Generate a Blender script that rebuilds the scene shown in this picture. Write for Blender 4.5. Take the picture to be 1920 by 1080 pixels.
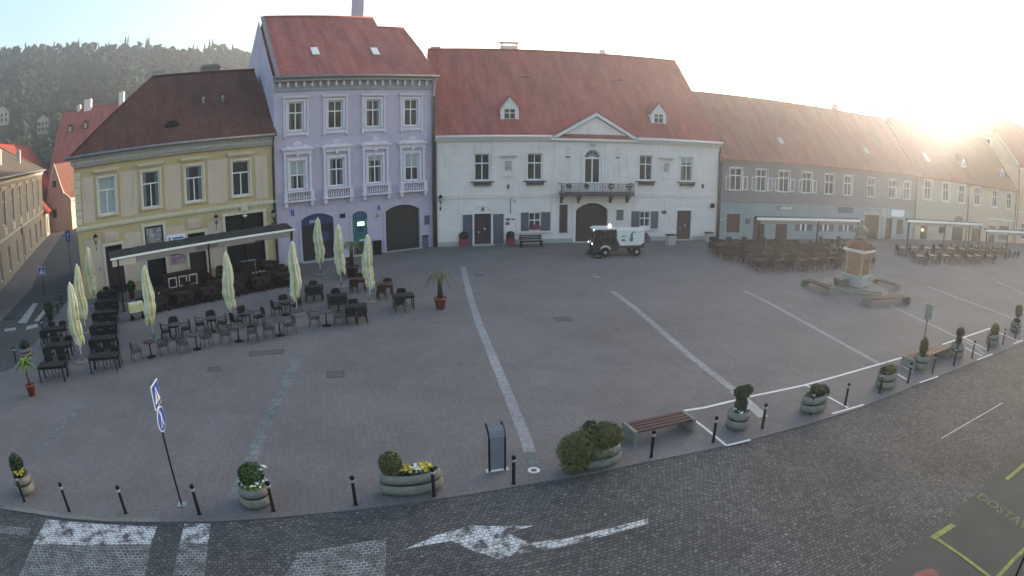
import bpy, bmesh, math, random
from mathutils import Vector, Matrix
for o in list(bpy.data.objects): bpy.data.objects.remove(o)
S = bpy.context.scene; C = S.collection
R = math.radians; PI = math.pi
random.seed(7)
# ------------------------------------------------------------------ camera (wide webcam lens with barrel distortion)
F, K1, K2 = 1193.364, 0.0485, 0.0178
PITCH, ROLL, YAW, CH = 0.24486, 0.00237, -0.22045, 9.0
CAMM = Matrix.Rotation(YAW, 3, 'Z') @ Matrix.Rotation(PI/2 - PITCH, 3, 'X') @ Matrix.Rotation(ROLL, 3, 'Z')
cd = bpy.data.cameras.new('camera'); cam = bpy.data.objects.new('camera', cd); C.objects.link(cam)
cam.matrix_world = Matrix.Translation((0, 0, CH)) @ CAMM.to_4x4()
cd.type = 'PANO'; cd.sensor_width = 36.0; cd.sensor_fit = 'HORIZONTAL'; cd.clip_start = 0.05; cd.clip_end = 5000
MM = 1920/36.0                      # photo pixels per mm of sensor
k3 = K1*MM**3/960**2/F
k5 = K2*MM**5/960**4/F
# odd fifth-order term folded into the cubic and quartic ones over the sensor radius (fit by least squares)
import numpy as np
_r = np.linspace(0.05, 20.7, 200); _t = _r*MM/F + k3*_r**3 + k5*_r**5
_c = np.linalg.lstsq(np.stack([_r, _r**2, _r**3, _r**4], 1), _t, rcond=None)[0]
cc = cd.cycles if hasattr(cd, 'cycles') and hasattr(cd.cycles, 'panorama_type') else cd
cc.panorama_type = 'FISHEYE_LENS_POLYNOMIAL'
cc.fisheye_fov = R(170)
cc.fisheye_polynomial_k0 = 0.0
for i in range(4): setattr(cc, 'fisheye_polynomial_k%d' % (i+1), -float(_c[i]))
S.camera = cam
# ------------------------------------------------------------------ sky, sun, exposure
SUN_EL, SUN_AZ = 5.6, 56.5          # degrees; azimuth from +Y towards +X
HAZE_D, HAZE_G = .00080, .73
W = bpy.data.worlds.new('World'); S.world = W; W.use_nodes = True
nt = W.node_tree; bg = nt.nodes['Background']
sk = nt.nodes.new('ShaderNodeTexSky'); sk.sky_type = 'NISHITA'; sk.sun_disc = False
sk.sun_elevation = R(SUN_EL); sk.sun_rotation = R(SUN_AZ)
sk.altitude = 200; sk.air_density = 1.0; sk.dust_density = 3.6; sk.ozone_density = 1.5
nt.links.new(sk.outputs[0], bg.inputs[0]); bg.inputs[1].default_value = 0.15
ld = bpy.data.lights.new('sun', 'SUN'); ld.energy = 3.5; ld.angle = R(0.5); ld.color = (1.0, 0.80, 0.62)
lo = bpy.data.objects.new('sun', ld); C.objects.link(lo)
lo.rotation_euler = Vector((math.sin(R(SUN_AZ))*math.cos(R(SUN_EL)), math.cos(R(SUN_AZ))*math.cos(R(SUN_EL)), math.sin(R(SUN_EL)))).to_track_quat('Z', 'Y').to_euler()
S.view_settings.view_transform = 'Standard'; S.view_settings.look = 'None'; S.view_settings.gamma = 1.0
S.view_settings.exposure = 2.4
S.cycles.use_denoising = True
S.cycles.max_bounces = 6; S.cycles.diffuse_bounces = 3; S.cycles.volume_bounces = 1
S.cycles.sample_clamp_indirect = 4.0

# ------------------------------------------------------------------ where a point of the photograph stands in the place
def ray(px, py):
    x, y = px-960.0, py-540.0; r = math.hypot(x, y); q = r/960
    th = r/F*(1+K1*q*q+K2*q**4); s = math.sin(th)/max(r, 1e-9)
    return CAMM @ Vector((x*s, -y*s, -math.cos(th)))
def G(px, py, z=0.0):
    d = ray(px, py); t = (z-CH)/d.z
    return Vector((d.x*t, d.y*t, z))
# ------------------------------------------------------------------ mesh builder
class MB:
    def __init__(s): s.v = []; s.f = []; s.m = []; s.sm = []
    def poly(s, pts, mi=0, smooth=False):
        b = len(s.v); s.v += [Vector(p) for p in pts]; s.f.append(tuple(range(b, b+len(pts)))); s.m.append(mi); s.sm.append(smooth); return s
    def box(s, x0, x1, y0, y1, z0, z1, mi=0, M=None):
        p = [Vector(a) for a in ((x0,y0,z0),(x1,y0,z0),(x1,y1,z0),(x0,y1,z0),(x0,y0,z1),(x1,y0,z1),(x1,y1,z1),(x0,y1,z1))]
        if M is not None: p = [M @ a for a in p]
        b = len(s.v); s.v += p
        for f in ((3,2,1,0),(4,5,6,7),(0,1,5,4),(1,2,6,5),(2,3,7,6),(3,0,4,7)):
            s.f.append(tuple(b+i for i in f)); s.m.append(mi); s.sm.append(False)
        return s
    def tube(s, pts, rad, n=8, mi=0, cap=True, smooth=True):
        pts = [Vector(p) for p in pts]
        if not isinstance(rad, (list, tuple)): rad = [rad]*len(pts)
        b = len(s.v); 
        for i, p in enumerate(pts):
            t = (pts[min(i+1, len(pts)-1)]-pts[max(i-1, 0)]).normalized()
            a = t.cross(Vector((0,0,1)) if abs(t.z) < .9 else Vector((1,0,0))).normalized(); c = t.cross(a)
            for k in range(n):
                w = 2*PI*k/n; s.v.append(p+(a*math.cos(w)+c*math.sin(w))*rad[i])
        for i in range(len(pts)-1):
            for k in range(n):
                k2 = (k+1) % n
                s.f.append((b+i*n+k, b+i*n+k2, b+(i+1)*n+k2, b+(i+1)*n+k)); s.m.append(mi); s.sm.append(smooth)
        if cap:
            s.f.append(tuple(b+k for k in range(n))[::-1]); s.m.append(mi); s.sm.append(False)
            e = b+(len(pts)-1)*n; s.f.append(tuple(e+k for k in range(n))); s.m.append(mi); s.sm.append(False)
        return s
    def lathe(s, prof, n=16, c=(0,0,0), sx=1, sy=1, mi=0, smooth=True, fn=None):
        b = len(s.v); c = Vector(c)
        for j, (r, z) in enumerate(prof):
            for k in range(n):
                w = 2*PI*k/n; rr = r*(fn(w, j) if fn else 1)
                s.v.append(c+Vector((rr*math.cos(w)*sx, rr*math.sin(w)*sy, z)))
        for j in range(len(prof)-1):
            for k in range(n):
                k2 = (k+1) % n
                s.f.append((b+j*n+k, b+j*n+k2, b+(j+1)*n+k2, b+(j+1)*n+k)); s.m.append(mi); s.sm.append(smooth)
        if prof[0][0] > 1e-4: s.f.append(tuple(b+k for k in range(n))[::-1]); s.m.append(mi); s.sm.append(False)
        if prof[-1][0] > 1e-4:
            e = b+(len(prof)-1)*n; s.f.append(tuple(e+k for k in range(n))); s.m.append(mi); s.sm.append(False)
        return s
    def prism(s, pts, z0, z1, mi=0):
        p = [(a[0], a[1]) for a in pts]
        ar = sum(p[i][0]*p[(i+1) % len(p)][1]-p[(i+1) % len(p)][0]*p[i][1] for i in range(len(p)))
        if ar < 0: p = p[::-1]
        s.poly([(x, y, z1) for x, y in p], mi)
        for i in range(len(p)):
            a, b = p[i], p[(i+1) % len(p)]
            s.poly([(a[0],a[1],z0),(b[0],b[1],z0),(b[0],b[1],z1),(a[0],a[1],z1)], mi)
        return s
    def extr(s, pts2, y0, y1, mi=0):            # outline in the facade plane (u, z), pushed from y0 (front) to y1
        n = len(pts2)
        ar = sum(pts2[i][0]*pts2[(i+1) % n][1]-pts2[(i+1) % n][0]*pts2[i][1] for i in range(n))
        p = pts2 if ar > 0 else pts2[::-1]
        s.poly([(u, y0, z) for u, z in p], mi)
        s.poly([(u, y1, z) for u, z in p][::-1], mi)
        for i in range(n):
            a, b = p[i], p[(i+1) % n]
            s.poly([(a[0],y1,a[1]),(b[0],y1,b[1]),(b[0],y0,b[1]),(a[0],y0,a[1])], mi)
        return s
    def leaves(s, c, rad, n, size, mi=0, hollow=.45, rng=random):
        c = Vector(c)
        for _ in range(n):
            d = Vector((rng.gauss(0,1), rng.gauss(0,1), rng.gauss(0,1))).normalized()
            rr = hollow+(1-hollow)*rng.random()**.6
            p = c+Vector((d.x*rad[0]*rr, d.y*rad[1]*rr, d.z*rad[2]*rr))
            q = size*rng.uniform(.6, 1.3)
            a = (d+Vector((rng.gauss(0,.7), rng.gauss(0,.7), rng.gauss(0,.7)))).normalized()
            t = a.cross(Vector((rng.gauss(0,1), rng.gauss(0,1), rng.gauss(0,1)))).normalized(); e = a.cross(t)
            s.poly([p-t*q, p+e*q*.55, p+t*q, p-e*q*.55], mi)
        return s
    def bevel(s): s._bev = True; return s
    def mesh(s, name, mats):
        me = bpy.data.meshes.new(name); me.from_pydata([tuple(v) for v in s.v], [], s.f)
        for m in mats: me.materials.append(m)
        if len(mats) > 1: me.polygons.foreach_set('material_index', s.m)
        me.polygons.foreach_set('use_smooth', s.sm)
        uv = me.uv_layers.new(name='UVMap'); d = []
        for f in s.f:
            a, b, c = s.v[f[0]], s.v[f[1]], s.v[f[2]]
            n = (b-a).cross(c-a)
            if n.length < 1e-12: n = Vector((0,0,1))
            n.normalize()
            t = Vector((0,0,1)).cross(n)
            if t.length < .05: t = Vector((1,0,0)); u = Vector((0,1,0))
            else: t.normalize(); u = n.cross(t)
            for i in f: d += [s.v[i].dot(t), s.v[i].dot(u)]
        uv.data.foreach_set('uv', d); me.update(); return me
    def build(s, name, mat, parent=None, loc=None, bev=0):
        me = s.mesh(name, mat if isinstance(mat, (list, tuple)) else [mat])
        o = bpy.data.objects.new(name, me); C.objects.link(o)
        if parent is not None: o.parent = parent
        if loc is not None: o.location = loc
        if bev:
            bm = bmesh.new(); bm.from_mesh(me); bmesh.ops.remove_doubles(bm, verts=bm.verts, dist=1e-5)
            bmesh.ops.bevel(bm, geom=[e for e in bm.edges if e.calc_face_angle(0) > .5], offset=bev, segments=2, affect='EDGES', profile=.6)
            bm.to_mesh(me); bm.free()
        return o
def tag(o, label=None, cat=None, group=None, kind=None):
    if label: o['label'] = label
    if cat: o['category'] = cat
    if group: o['group'] = group
    if kind: o['kind'] = kind
    return o
def thing(name, label, cat, loc=(0,0,0), rz=0.0, group=None):
    o = bpy.data.objects.new(name, None); o.empty_display_size = .3; C.objects.link(o)
    o.location = loc; o.rotation_euler = (0, 0, rz); return tag(o, label, cat, group)
KIDS = {}
def dup(root, loc, rz, label, group=None, scale=None):
    kids = KIDS.setdefault(root.name, None)
    if kids is None: kids = KIDS[root.name] = [(c, list(c.children)) for c in root.children]
    r = root.copy(); C.objects.link(r); r.location = loc; r.rotation_euler = (0, 0, rz); r['label'] = label
    if group: r['group'] = group
    if scale: r.scale = scale
    for c, gs in kids:
        k = c.copy(); C.objects.link(k); k.parent = r
        for g_ in gs: h = g_.copy(); C.objects.link(h); h.parent = k
    return r
def struct(o): o['kind'] = 'structure'; return o
def text(body, name, mat, parent, size, M, depth=.01, align='CENTER'):
    cu = bpy.data.curves.new(name, 'FONT'); cu.body = body; cu.size = size; cu.extrude = depth; cu.align_x = align; cu.align_y = 'CENTER'; cu.resolution_u = 3
    t = bpy.data.objects.new(name, cu); C.objects.link(t); bpy.context.view_layer.update()
    me = bpy.data.meshes.new_from_object(t.evaluated_get(bpy.context.evaluated_depsgraph_get())); bpy.data.objects.remove(t)
    me.materials.clear(); me.materials.append(mat)
    o = bpy.data.objects.new(name, me); C.objects.link(o); o.parent = parent; o.matrix_local = M; return o
# ------------------------------------------------------------------ materials
def mat(name, col, rough=.8, var=.15, scale=1.5, bump=0, metal=0, spec=.3, fine=None, emis=0, two=None, coord='UV', stain=0):
    m = bpy.data.materials.new(name); m.use_nodes = True; n = m.node_tree; N = n.nodes; L = n.links
    b = N['Principled BSDF']; b.inputs['Roughness'].default_value = rough; b.inputs['Metallic'].default_value = metal
    b.inputs['Specular IOR Level'].default_value = spec
    if emis:
        b.inputs['Emission Color'].default_value = (*col, 1); b.inputs['Emission Strength'].default_value = emis
    if var or two or bump:
        g_ = N.new('ShaderNodeNewGeometry'); 
        no = N.new('ShaderNodeTexNoise'); no.inputs['Scale'].default_value = scale; no.inputs['Detail'].default_value = 6; no.inputs['Roughness'].default_value = .65
        L.new(g_.outputs['Position'], no.inputs['Vector'])
        r = N.new('ShaderNodeMapRange'); r.inputs['From Min'].default_value = .3; r.inputs['From Max'].default_value = .7
        L.new(no.outputs[0], r.inputs[0])
        mx = N.new('ShaderNodeMix'); mx.data_type = 'RGBA'; L.new(r.outputs[0], mx.inputs[0])
        lo_ = [c*(1-var) for c in col]; hi = two if two else [min(1, c*(1+var)) for c in col]
        mx.inputs[6].default_value = (*lo_, 1); mx.inputs[7].default_value = (*hi, 1)
        L.new(mx.outputs[2], b.inputs['Base Color'])
        if bump:
            n2 = N.new('ShaderNodeTexNoise'); n2.inputs['Scale'].default_value = fine or 30; n2.inputs['Detail'].default_value = 4; L.new(g_.outputs['Position'], n2.inputs['Vector'])
            bp = N.new('ShaderNodeBump'); bp.inputs['Strength'].default_value = bump; bp.inputs['Distance'].default_value = .02; L.new(n2.outputs[0], bp.inputs['Height']); L.new(bp.outputs[0], b.inputs['Normal'])
    else: b.inputs['Base Color'].default_value = (*col, 1)
    return m
def nd(n, t, **kw):
    x = n.nodes.new(t)
    for k, v in kw.items():
        if k.startswith('i_'): x.inputs[int(k[2:])].default_value = v
        else: setattr(x, k, v)
    return x
def tiles(name, c1, c2, patch, w=.22, h=.30, mort=(.03,.015,.012), bumpd=.03, stain=None):
    """clay roof tiles in metric UV: courses, tile to tile colour, slow weathering patches"""
    m = bpy.data.materials.new(name); m.use_nodes = True; n = m.node_tree; L = n.links; b = n.nodes['Principled BSDF']
    b.inputs['Roughness'].default_value = .85; b.inputs['Specular IOR Level'].default_value = .2
    uv = nd(n, 'ShaderNodeTexCoord'); br = nd(n, 'ShaderNodeTexBrick'); br.offset = .5
    br.inputs['Scale'].default_value = 1; br.inputs['Brick Width'].default_value = w; br.inputs['Row Height'].default_value = h
    br.inputs['Mortar Size'].default_value = .012; br.inputs['Mortar Smooth'].default_value = .3; br.inputs['Bias'].default_value = -.1
    br.inputs['Color1'].default_value = (*c1,1); br.inputs['Color2'].default_value = (*c2,1); br.inputs['Mortar'].default_value = (*mort,1)
    L.new(uv.outputs['UV'], br.inputs['Vector'])
    no = nd(n, 'ShaderNodeTexNoise'); no.inputs['Scale'].default_value = .35; no.inputs['Detail'].default_value = 7; no.inputs['Roughness'].default_value = .7
    L.new(uv.outputs['UV'], no.inputs['Vector'])
    mr = nd(n, 'ShaderNodeMapRange'); mr.inputs['From Min'].default_value = .42; mr.inputs['From Max'].default_value = .72; L.new(no.outputs[0], mr.inputs[0])
    mx = nd(n, 'ShaderNodeMix', data_type='RGBA'); mx.inputs[7].default_value = (*patch,1); L.new(mr.outputs[0], mx.inputs[0]); L.new(br.outputs[0], mx.inputs[6])
    mp = nd(n, 'ShaderNodeMapping'); mp.inputs['Scale'].default_value = (1.1,.22,1); L.new(uv.outputs['UV'], mp.inputs['Vector'])
    sn = nd(n, 'ShaderNodeTexNoise'); sn.inputs['Scale'].default_value = 1.0; sn.inputs['Detail'].default_value = 9; sn.inputs['Roughness'].default_value = .72; L.new(mp.outputs[0], sn.inputs['Vector'])
    sr = nd(n, 'ShaderNodeMapRange'); sr.inputs['From Min'].default_value = .34; sr.inputs['From Max'].default_value = .66; sr.inputs['To Min'].default_value = .68; sr.inputs['To Max'].default_value = 1.22; L.new(sn.outputs[0], sr.inputs[0])
    sm_ = nd(n, 'ShaderNodeMix', data_type='RGBA', blend_type='MULTIPLY'); sm_.inputs[0].default_value = 1; L.new(mx.outputs[2], sm_.inputs[6]); L.new(sr.outputs[0], sm_.inputs[7])
    L.new(sm_.outputs[2], b.inputs['Base Color'])
    bp = nd(n, 'ShaderNodeBump'); bp.inputs['Strength'].default_value = .8; bp.inputs['Distance'].default_value = bumpd; bp.invert = True
    L.new(br.outputs['Fac'], bp.inputs['Height']); L.new(bp.outputs[0], b.inputs['Normal'])
    return m
def setts(name, c1, c2, mort, w, h, ms=.012, rot=0., bump=.6, patch=None, paint=None, wear=.5, rough=.8, dist=.01, warp=.02, coord='pos', speck=0, joint=False, stains=False):
    """stone paving in world metres; paint=(r,g,b) gives worn road paint over the same stones"""
    m = bpy.data.materials.new(name); m.use_nodes = True; n = m.node_tree; L = n.links; b = n.nodes['Principled BSDF']
    b.inputs['Roughness'].default_value = rough; b.inputs['Specular IOR Level'].default_value = .35
    g_ = nd(n, 'ShaderNodeNewGeometry'); mp = nd(n, 'ShaderNodeMapping'); mp.inputs['Rotation'].default_value = (0,0,rot); L.new(g_.outputs['Position'], mp.inputs['Vector'])
    nw = nd(n, 'ShaderNodeTexNoise'); nw.inputs['Scale'].default_value = 1.2; nw.inputs['Detail'].default_value = 2; L.new(g_.outputs['Position'], nw.inputs['Vector'])
    ad = nd(n, 'ShaderNodeMixRGB', blend_type='LINEAR_LIGHT'); ad.inputs[0].default_value = warp; L.new(mp.outputs[0], ad.inputs[1]); L.new(nw.outputs['Color'], ad.inputs[2])
    br = nd(n, 'ShaderNodeTexBrick'); br.inputs['Scale'].default_value = 1; br.inputs['Brick Width'].default_value = w; br.inputs['Row Height'].default_value = h
    br.inputs['Mortar Size'].default_value = ms; br.inputs['Mortar Smooth'].default_value = .5; br.inputs['Bias'].default_value = 0
    br.inputs['Color1'].default_value = (*c1,1); br.inputs['Color2'].default_value = (*c2,1); br.inputs['Mortar'].default_value = (*mort,1)
    L.new(ad.outputs[0], br.inputs['Vector'])
    no = nd(n, 'ShaderNodeTexNoise'); no.inputs['Scale'].default_value = .28; no.inputs['Detail'].default_value = 8; no.inputs['Roughness'].default_value = .68; L.new(g_.outputs['Position'], no.inputs['Vector'])
    mr = nd(n, 'ShaderNodeMapRange'); mr.inputs['From Min'].default_value = .4; mr.inputs['From Max'].default_value = .66; L.new(no.outputs[0], mr.inputs[0])
    hv = nd(n, 'ShaderNodeMix', data_type='RGBA', blend_type='MULTIPLY'); hv.inputs[7].default_value = (*(patch or (.78,.8,.8)),1); L.new(mr.outputs[0], hv.inputs[0]); L.new(br.outputs[0], hv.inputs[6])
    n3 = nd(n, 'ShaderNodeTexNoise'); n3.inputs['Scale'].default_value = 9; n3.inputs['Detail'].default_value = 5; L.new(g_.outputs['Position'], n3.inputs['Vector'])
    m3 = nd(n, 'ShaderNodeMapRange'); m3.inputs['From Min'].default_value = .3; m3.inputs['From Max'].default_value = .7; m3.inputs['To Min'].default_value = .82; m3.inputs['To Max'].default_value = 1.16; L.new(n3.outputs[0], m3.inputs[0])
    h3 = nd(n, 'ShaderNodeMix', data_type='RGBA', blend_type='MULTIPLY'); h3.inputs[0].default_value = 1; L.new(hv.outputs[2], h3.inputs[6]); L.new(m3.outputs[0], h3.inputs[7])
    out = h3.outputs[2]
    if stains:
        for sc_, a0, a1, k_ in ((.9,.60,.72,.80),(3.5,.66,.72,.74),(.12,.45,.62,.88)):
            q1 = nd(n, 'ShaderNodeTexNoise'); q1.inputs['Scale'].default_value = sc_; q1.inputs['Detail'].default_value = 7; q1.inputs['Roughness'].default_value = .7; q1.inputs['Distortion'].default_value = .6; L.new(g_.outputs['Position'], q1.inputs['Vector'])
            q2 = nd(n, 'ShaderNodeMapRange'); q2.inputs['From Min'].default_value = a0; q2.inputs['From Max'].default_value = a1; q2.inputs['To Min'].default_value = 1; q2.inputs['To Max'].default_value = k_; L.new(q1.outputs[0], q2.inputs[0])
            q3 = nd(n, 'ShaderNodeMix', data_type='RGBA', blend_type='MULTIPLY'); q3.inputs[0].default_value = 1; L.new(out, q3.inputs[6]); L.new(q2.outputs[0], q3.inputs[7]); out = q3.outputs[2]
    if speck:
        vo = nd(n, 'ShaderNodeTexVoronoi'); vo.inputs['Scale'].default_value = 7.5; L.new(mp.outputs[0], vo.inputs['Vector'])
        sp = nd(n, 'ShaderNodeSeparateColor'); L.new(vo.outputs['Color'], sp.inputs[0])
        a1 = nd(n, 'ShaderNodeMapRange'); a1.inputs['From Min'].default_value = .80; a1.inputs['From Max'].default_value = 1.0; L.new(sp.outputs[0], a1.inputs[0])
        a2 = nd(n, 'ShaderNodeMath', operation='MULTIPLY'); a2.inputs[1].default_value = speck; L.new(a1.outputs[0], a2.inputs[0])
        a3 = nd(n, 'ShaderNodeMapRange'); a3.inputs['From Min'].default_value = .35; a3.inputs['From Max'].default_value = .15; L.new(vo.outputs['Distance'], a3.inputs[0])
        a4 = nd(n, 'ShaderNodeMath', operation='MULTIPLY'); L.new(a2.outputs[0], a4.inputs[0]); L.new(a3.outputs[0], a4.inputs[1])
        sx = nd(n, 'ShaderNodeMix', data_type='RGBA'); sx.inputs[7].default_value = (.34,.34,.33,1); L.new(a4.outputs[0], sx.inputs[0]); L.new(out, sx.inputs[6]); out = sx.outputs[2]
    if paint:
        n4 = nd(n, 'ShaderNodeTexNoise'); n4.inputs['Scale'].default_value = 2.2; n4.inputs['Detail'].default_value = 9; n4.inputs['Roughness'].default_value = .75; L.new(g_.outputs['Position'], n4.inputs['Vector'])
        m4 = nd(n, 'ShaderNodeMapRange'); m4.inputs['From Min'].default_value = wear-.06; m4.inputs['From Max'].default_value = wear+.06; L.new(n4.outputs[0], m4.inputs[0])
        mu = nd(n, 'ShaderNodeMath', operation='MULTIPLY'); L.new(m4.outputs[0], mu.inputs[0])
        iv = nd(n, 'ShaderNodeMapRange'); iv.inputs['To Min'].default_value = .12 if joint else .95; iv.inputs['To Max'].default_value = .95 if joint else .25; L.new(br.outputs['Fac'], iv.inputs[0]); L.new(iv.outputs[0], mu.inputs[1])
        px = nd(n, 'ShaderNodeMix', data_type='RGBA'); px.inputs[7].default_value = (*paint,1); L.new(mu.outputs[0], px.inputs[0]); L.new(out, px.inputs[6]); out = px.outputs[2]
    L.new(out, b.inputs['Base Color'])
    bp = nd(n, 'ShaderNodeBump'); bp.inputs['Strength'].default_value = bump; bp.inputs['Distance'].default_value = dist; bp.invert = True
    L.new(br.outputs['Fac'], bp.inputs['Height']); L.new(bp.outputs[0], b.inputs['Normal'])
    return m
def plaster(name, col, dirt=(.16,.15,.13), var=.07):
    """painted render with soft blotches, rain streaks and a splashed foot"""
    m = bpy.data.materials.new(name); m.use_nodes = True; n = m.node_tree; L = n.links; b = n.nodes['Principled BSDF']
    b.inputs['Roughness'].default_value = .92; b.inputs['Specular IOR Level'].default_value = .2
    tc = nd(n, 'ShaderNodeTexCoord'); g_ = nd(n, 'ShaderNodeNewGeometry')
    no = nd(n, 'ShaderNodeTexNoise'); no.inputs['Scale'].default_value = .9; no.inputs['Detail'].default_value = 7; no.inputs['Roughness'].default_value = .62; L.new(g_.outputs['Position'], no.inputs['Vector'])
    mr = nd(n, 'ShaderNodeMapRange'); mr.inputs['From Min'].default_value = .3; mr.inputs['From Max'].default_value = .7; mr.inputs['To Min'].default_value = 1-var; mr.inputs['To Max'].default_value = 1+var; L.new(no.outputs[0], mr.inputs[0])
    mx = nd(n, 'ShaderNodeMix', data_type='RGBA', blend_type='MULTIPLY'); mx.inputs[0].default_value = 1; mx.inputs[6].default_value = (*col,1); L.new(mr.outputs[0], mx.inputs[7])
    mp = nd(n, 'ShaderNodeMapping'); mp.inputs['Scale'].default_value = (2.2,.16,1); L.new(tc.outputs['UV'], mp.inputs['Vector'])
    st = nd(n, 'ShaderNodeTexNoise'); st.inputs['Scale'].default_value = 1.3; st.inputs['Detail'].default_value = 8; st.inputs['Roughness'].default_value = .7; L.new(mp.outputs[0], st.inputs['Vector'])
    ms = nd(n, 'ShaderNodeMapRange'); ms.inputs['From Min'].default_value = .56; ms.inputs['From Max'].default_value = .8; ms.inputs['To Max'].default_value = .60; L.new(st.outputs[0], ms.inputs[0])
    m2 = nd(n, 'ShaderNodeMix', data_type='RGBA'); m2.inputs[7].default_value = (*dirt,1); L.new(ms.outputs[0], m2.inputs[0]); L.new(mx.outputs[2], m2.inputs[6])
    L.new(m2.outputs[2], b.inputs['Base Color'])
    n2 = nd(n, 'ShaderNodeTexNoise'); n2.inputs['Scale'].default_value = 25; L.new(g_.outputs['Position'], n2.inputs['Vector'])
    bp = nd(n, 'ShaderNodeBump'); bp.inputs['Strength'].default_value = .25; bp.inputs['Distance'].default_value = .01; L.new(n2.outputs[0], bp.inputs['Height']); L.new(bp.outputs[0], b.inputs['Normal'])
    return m
M = {}
M['yellow'] = plaster('yellow_render', (.47,.37,.205)); M['cream'] = plaster('cream_panel', (.53,.43,.34))
M['lilac'] = plaster('lilac_render', (.46,.40,.485)); M['white'] = plaster('white_render', (.70,.605,.575))
M['slate'] = plaster('blue_grey_render', (.20,.185,.20)); M['teal'] = plaster('pale_blue_shopfront', (.24,.29,.31))
M['beige'] = plaster('beige_render', (.42,.36,.29)); M['beige2'] = plaster('sand_render', (.44,.36,.27)); M['pink'] = plaster('pink_render', (.55,.38,.30))
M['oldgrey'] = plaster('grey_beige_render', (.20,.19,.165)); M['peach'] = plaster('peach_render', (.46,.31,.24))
M['trim'] = mat('white_trim', (.68,.62,.61), .7, .08, 3); M['ctrim'] = mat('cream_trim', (.55,.50,.38), .8, .1, 3); M['stone'] = mat('stone_trim', (.36,.345,.32), .85, .15, 4, bump=.2)
M['lilactrim'] = mat('lilac_white_trim', (.62,.56,.62), .75, .1, 3); M['lilacdark'] = plaster('grey_lilac_frieze', (.30,.29,.32))
M['frame'] = mat('white_window_paint', (.70,.69,.68), .5, .05, 5)
M['glass'] = mat('window_glass', (.035,.036,.042), .12, .5, .8, spec=.5); M['curtain'] = mat('pale_blind', (.33,.36,.36), .8, .1, 4)
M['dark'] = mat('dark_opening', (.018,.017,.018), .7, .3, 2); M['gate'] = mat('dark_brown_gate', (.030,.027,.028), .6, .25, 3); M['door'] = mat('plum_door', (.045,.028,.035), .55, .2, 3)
M['shutter'] = mat('grey_blue_shutter', (.085,.085,.115), .6, .15, 5)
M['tile_brown'] = tiles('brown_red_tiles', (.105,.042,.034), (.14,.06,.048), (.075,.048,.042))
M['tile_red'] = tiles('red_tiles', (.34,.085,.068), (.40,.115,.092), (.27,.10,.085))
M['tile_mid'] = tiles('old_red_tiles', (.31,.092,.082), (.36,.125,.11), (.25,.11,.105))
M['tile_pale'] = tiles('faded_tiles', (.27,.095,.075), (.31,.13,.10), (.22,.12,.09))
M['tile_grey'] = tiles('mossy_grey_tiles', (.075,.062,.052), (.10,.085,.07), (.06,.06,.045))
M['gutter'] = mat('zinc_gutter', (.20,.20,.20), .5, .2, 4, metal=.4); M['pipe'] = mat('dark_drainpipe', (.06,.05,.055), .5, .2, 4)
M['metal'] = mat('black_paint', (.007,.007,.008), .65, .3, 6, spec=.15); M['steel'] = mat('galvanised_steel', (.35,.36,.37), .35, .15, 8, metal=.8)
M['wicker'] = mat('dark_wicker', (.013,.011,.011), .75, .35, 40, bump=.5, fine=120); M['wicker2'] = mat('grey_wicker', (.06,.06,.055), .75, .3, 40, bump=.5, fine=120)
M['wood'] = mat('dark_stained_wood', (.022,.013,.011), .6, .3, 12); M['redwood'] = mat('red_brown_wood', (.055,.018,.022), .6, .25, 12); M['ltop'] = mat('pale_table_top', (.30,.25,.22), .5, .15, 8)
M['canvas'] = mat('lime_cream_canvas', (.48,.45,.19), .9, .12, 3, two=(.66,.62,.38)); M['canvas2'] = mat('cream_canvas', (.60,.55,.42), .9, .15, 3, two=(.70,.68,.55)); M['ropew'] = mat('white_metal_pole', (.7,.7,.7), .4, .05, 5)
M['concrete'] = mat('weathered_concrete', (.19,.18,.155), .9, .25, 5, bump=.4); M['concrete2'] = mat('dark_banded_concrete', (.028,.026,.024), .9, .2, 5, bump=.4)
M['terra'] = mat('terracotta', (.21,.055,.045), .8, .15, 6); M['soil'] = mat('soil', (.02,.015,.012), .95, .3, 10)
M['leaf'] = mat('leaf_green', (.045,.085,.022), .6, .45, 6, spec=.3); M['leafd'] = mat('leaf_dark_green', (.030,.052,.022), .6, .45, 6); M['leafo'] = mat('olive_foliage', (.098,.102,.034), .7, .4, 6); M['leafl'] = mat('fresh_leaf', (.16,.24,.035), .55, .3, 6)
M['fl_y'] = mat('yellow_petals', (.58,.44,.04), .6, .1, 20); M['fl_w'] = mat('white_petals', (.75,.75,.70), .6, .05, 20)
M['blue'] = mat('sign_blue', (.015,.06,.34), .4, .05, 5); M['signw'] = mat('sign_white', (.75,.76,.78), .4, .03, 5); M['orange'] = mat('rust_orange_render', (.24,.12,.075), .85, .2, 2, bump=.2)
M['awn'] = mat('awning_dark_fabric', (.030,.030,.028), .85, .3, 3); M['awnc'] = mat('cream_awning_edge', (.80,.78,.72), .6, .06, 4); M['valance'] = mat('clear_taupe_valance', (.24,.21,.19), .7, .1, 3)
M['purple'] = mat('violet_paper', (.12,.07,.20), .6, .3, 3, two=(.50,.34,.42))
M['trunk'] = mat('bark', (.035,.028,.024), .9, .3, 10, bump=.4); M['bark2'] = mat('palm_stem', (.07,.075,.04), .9, .3, 10)
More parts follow.
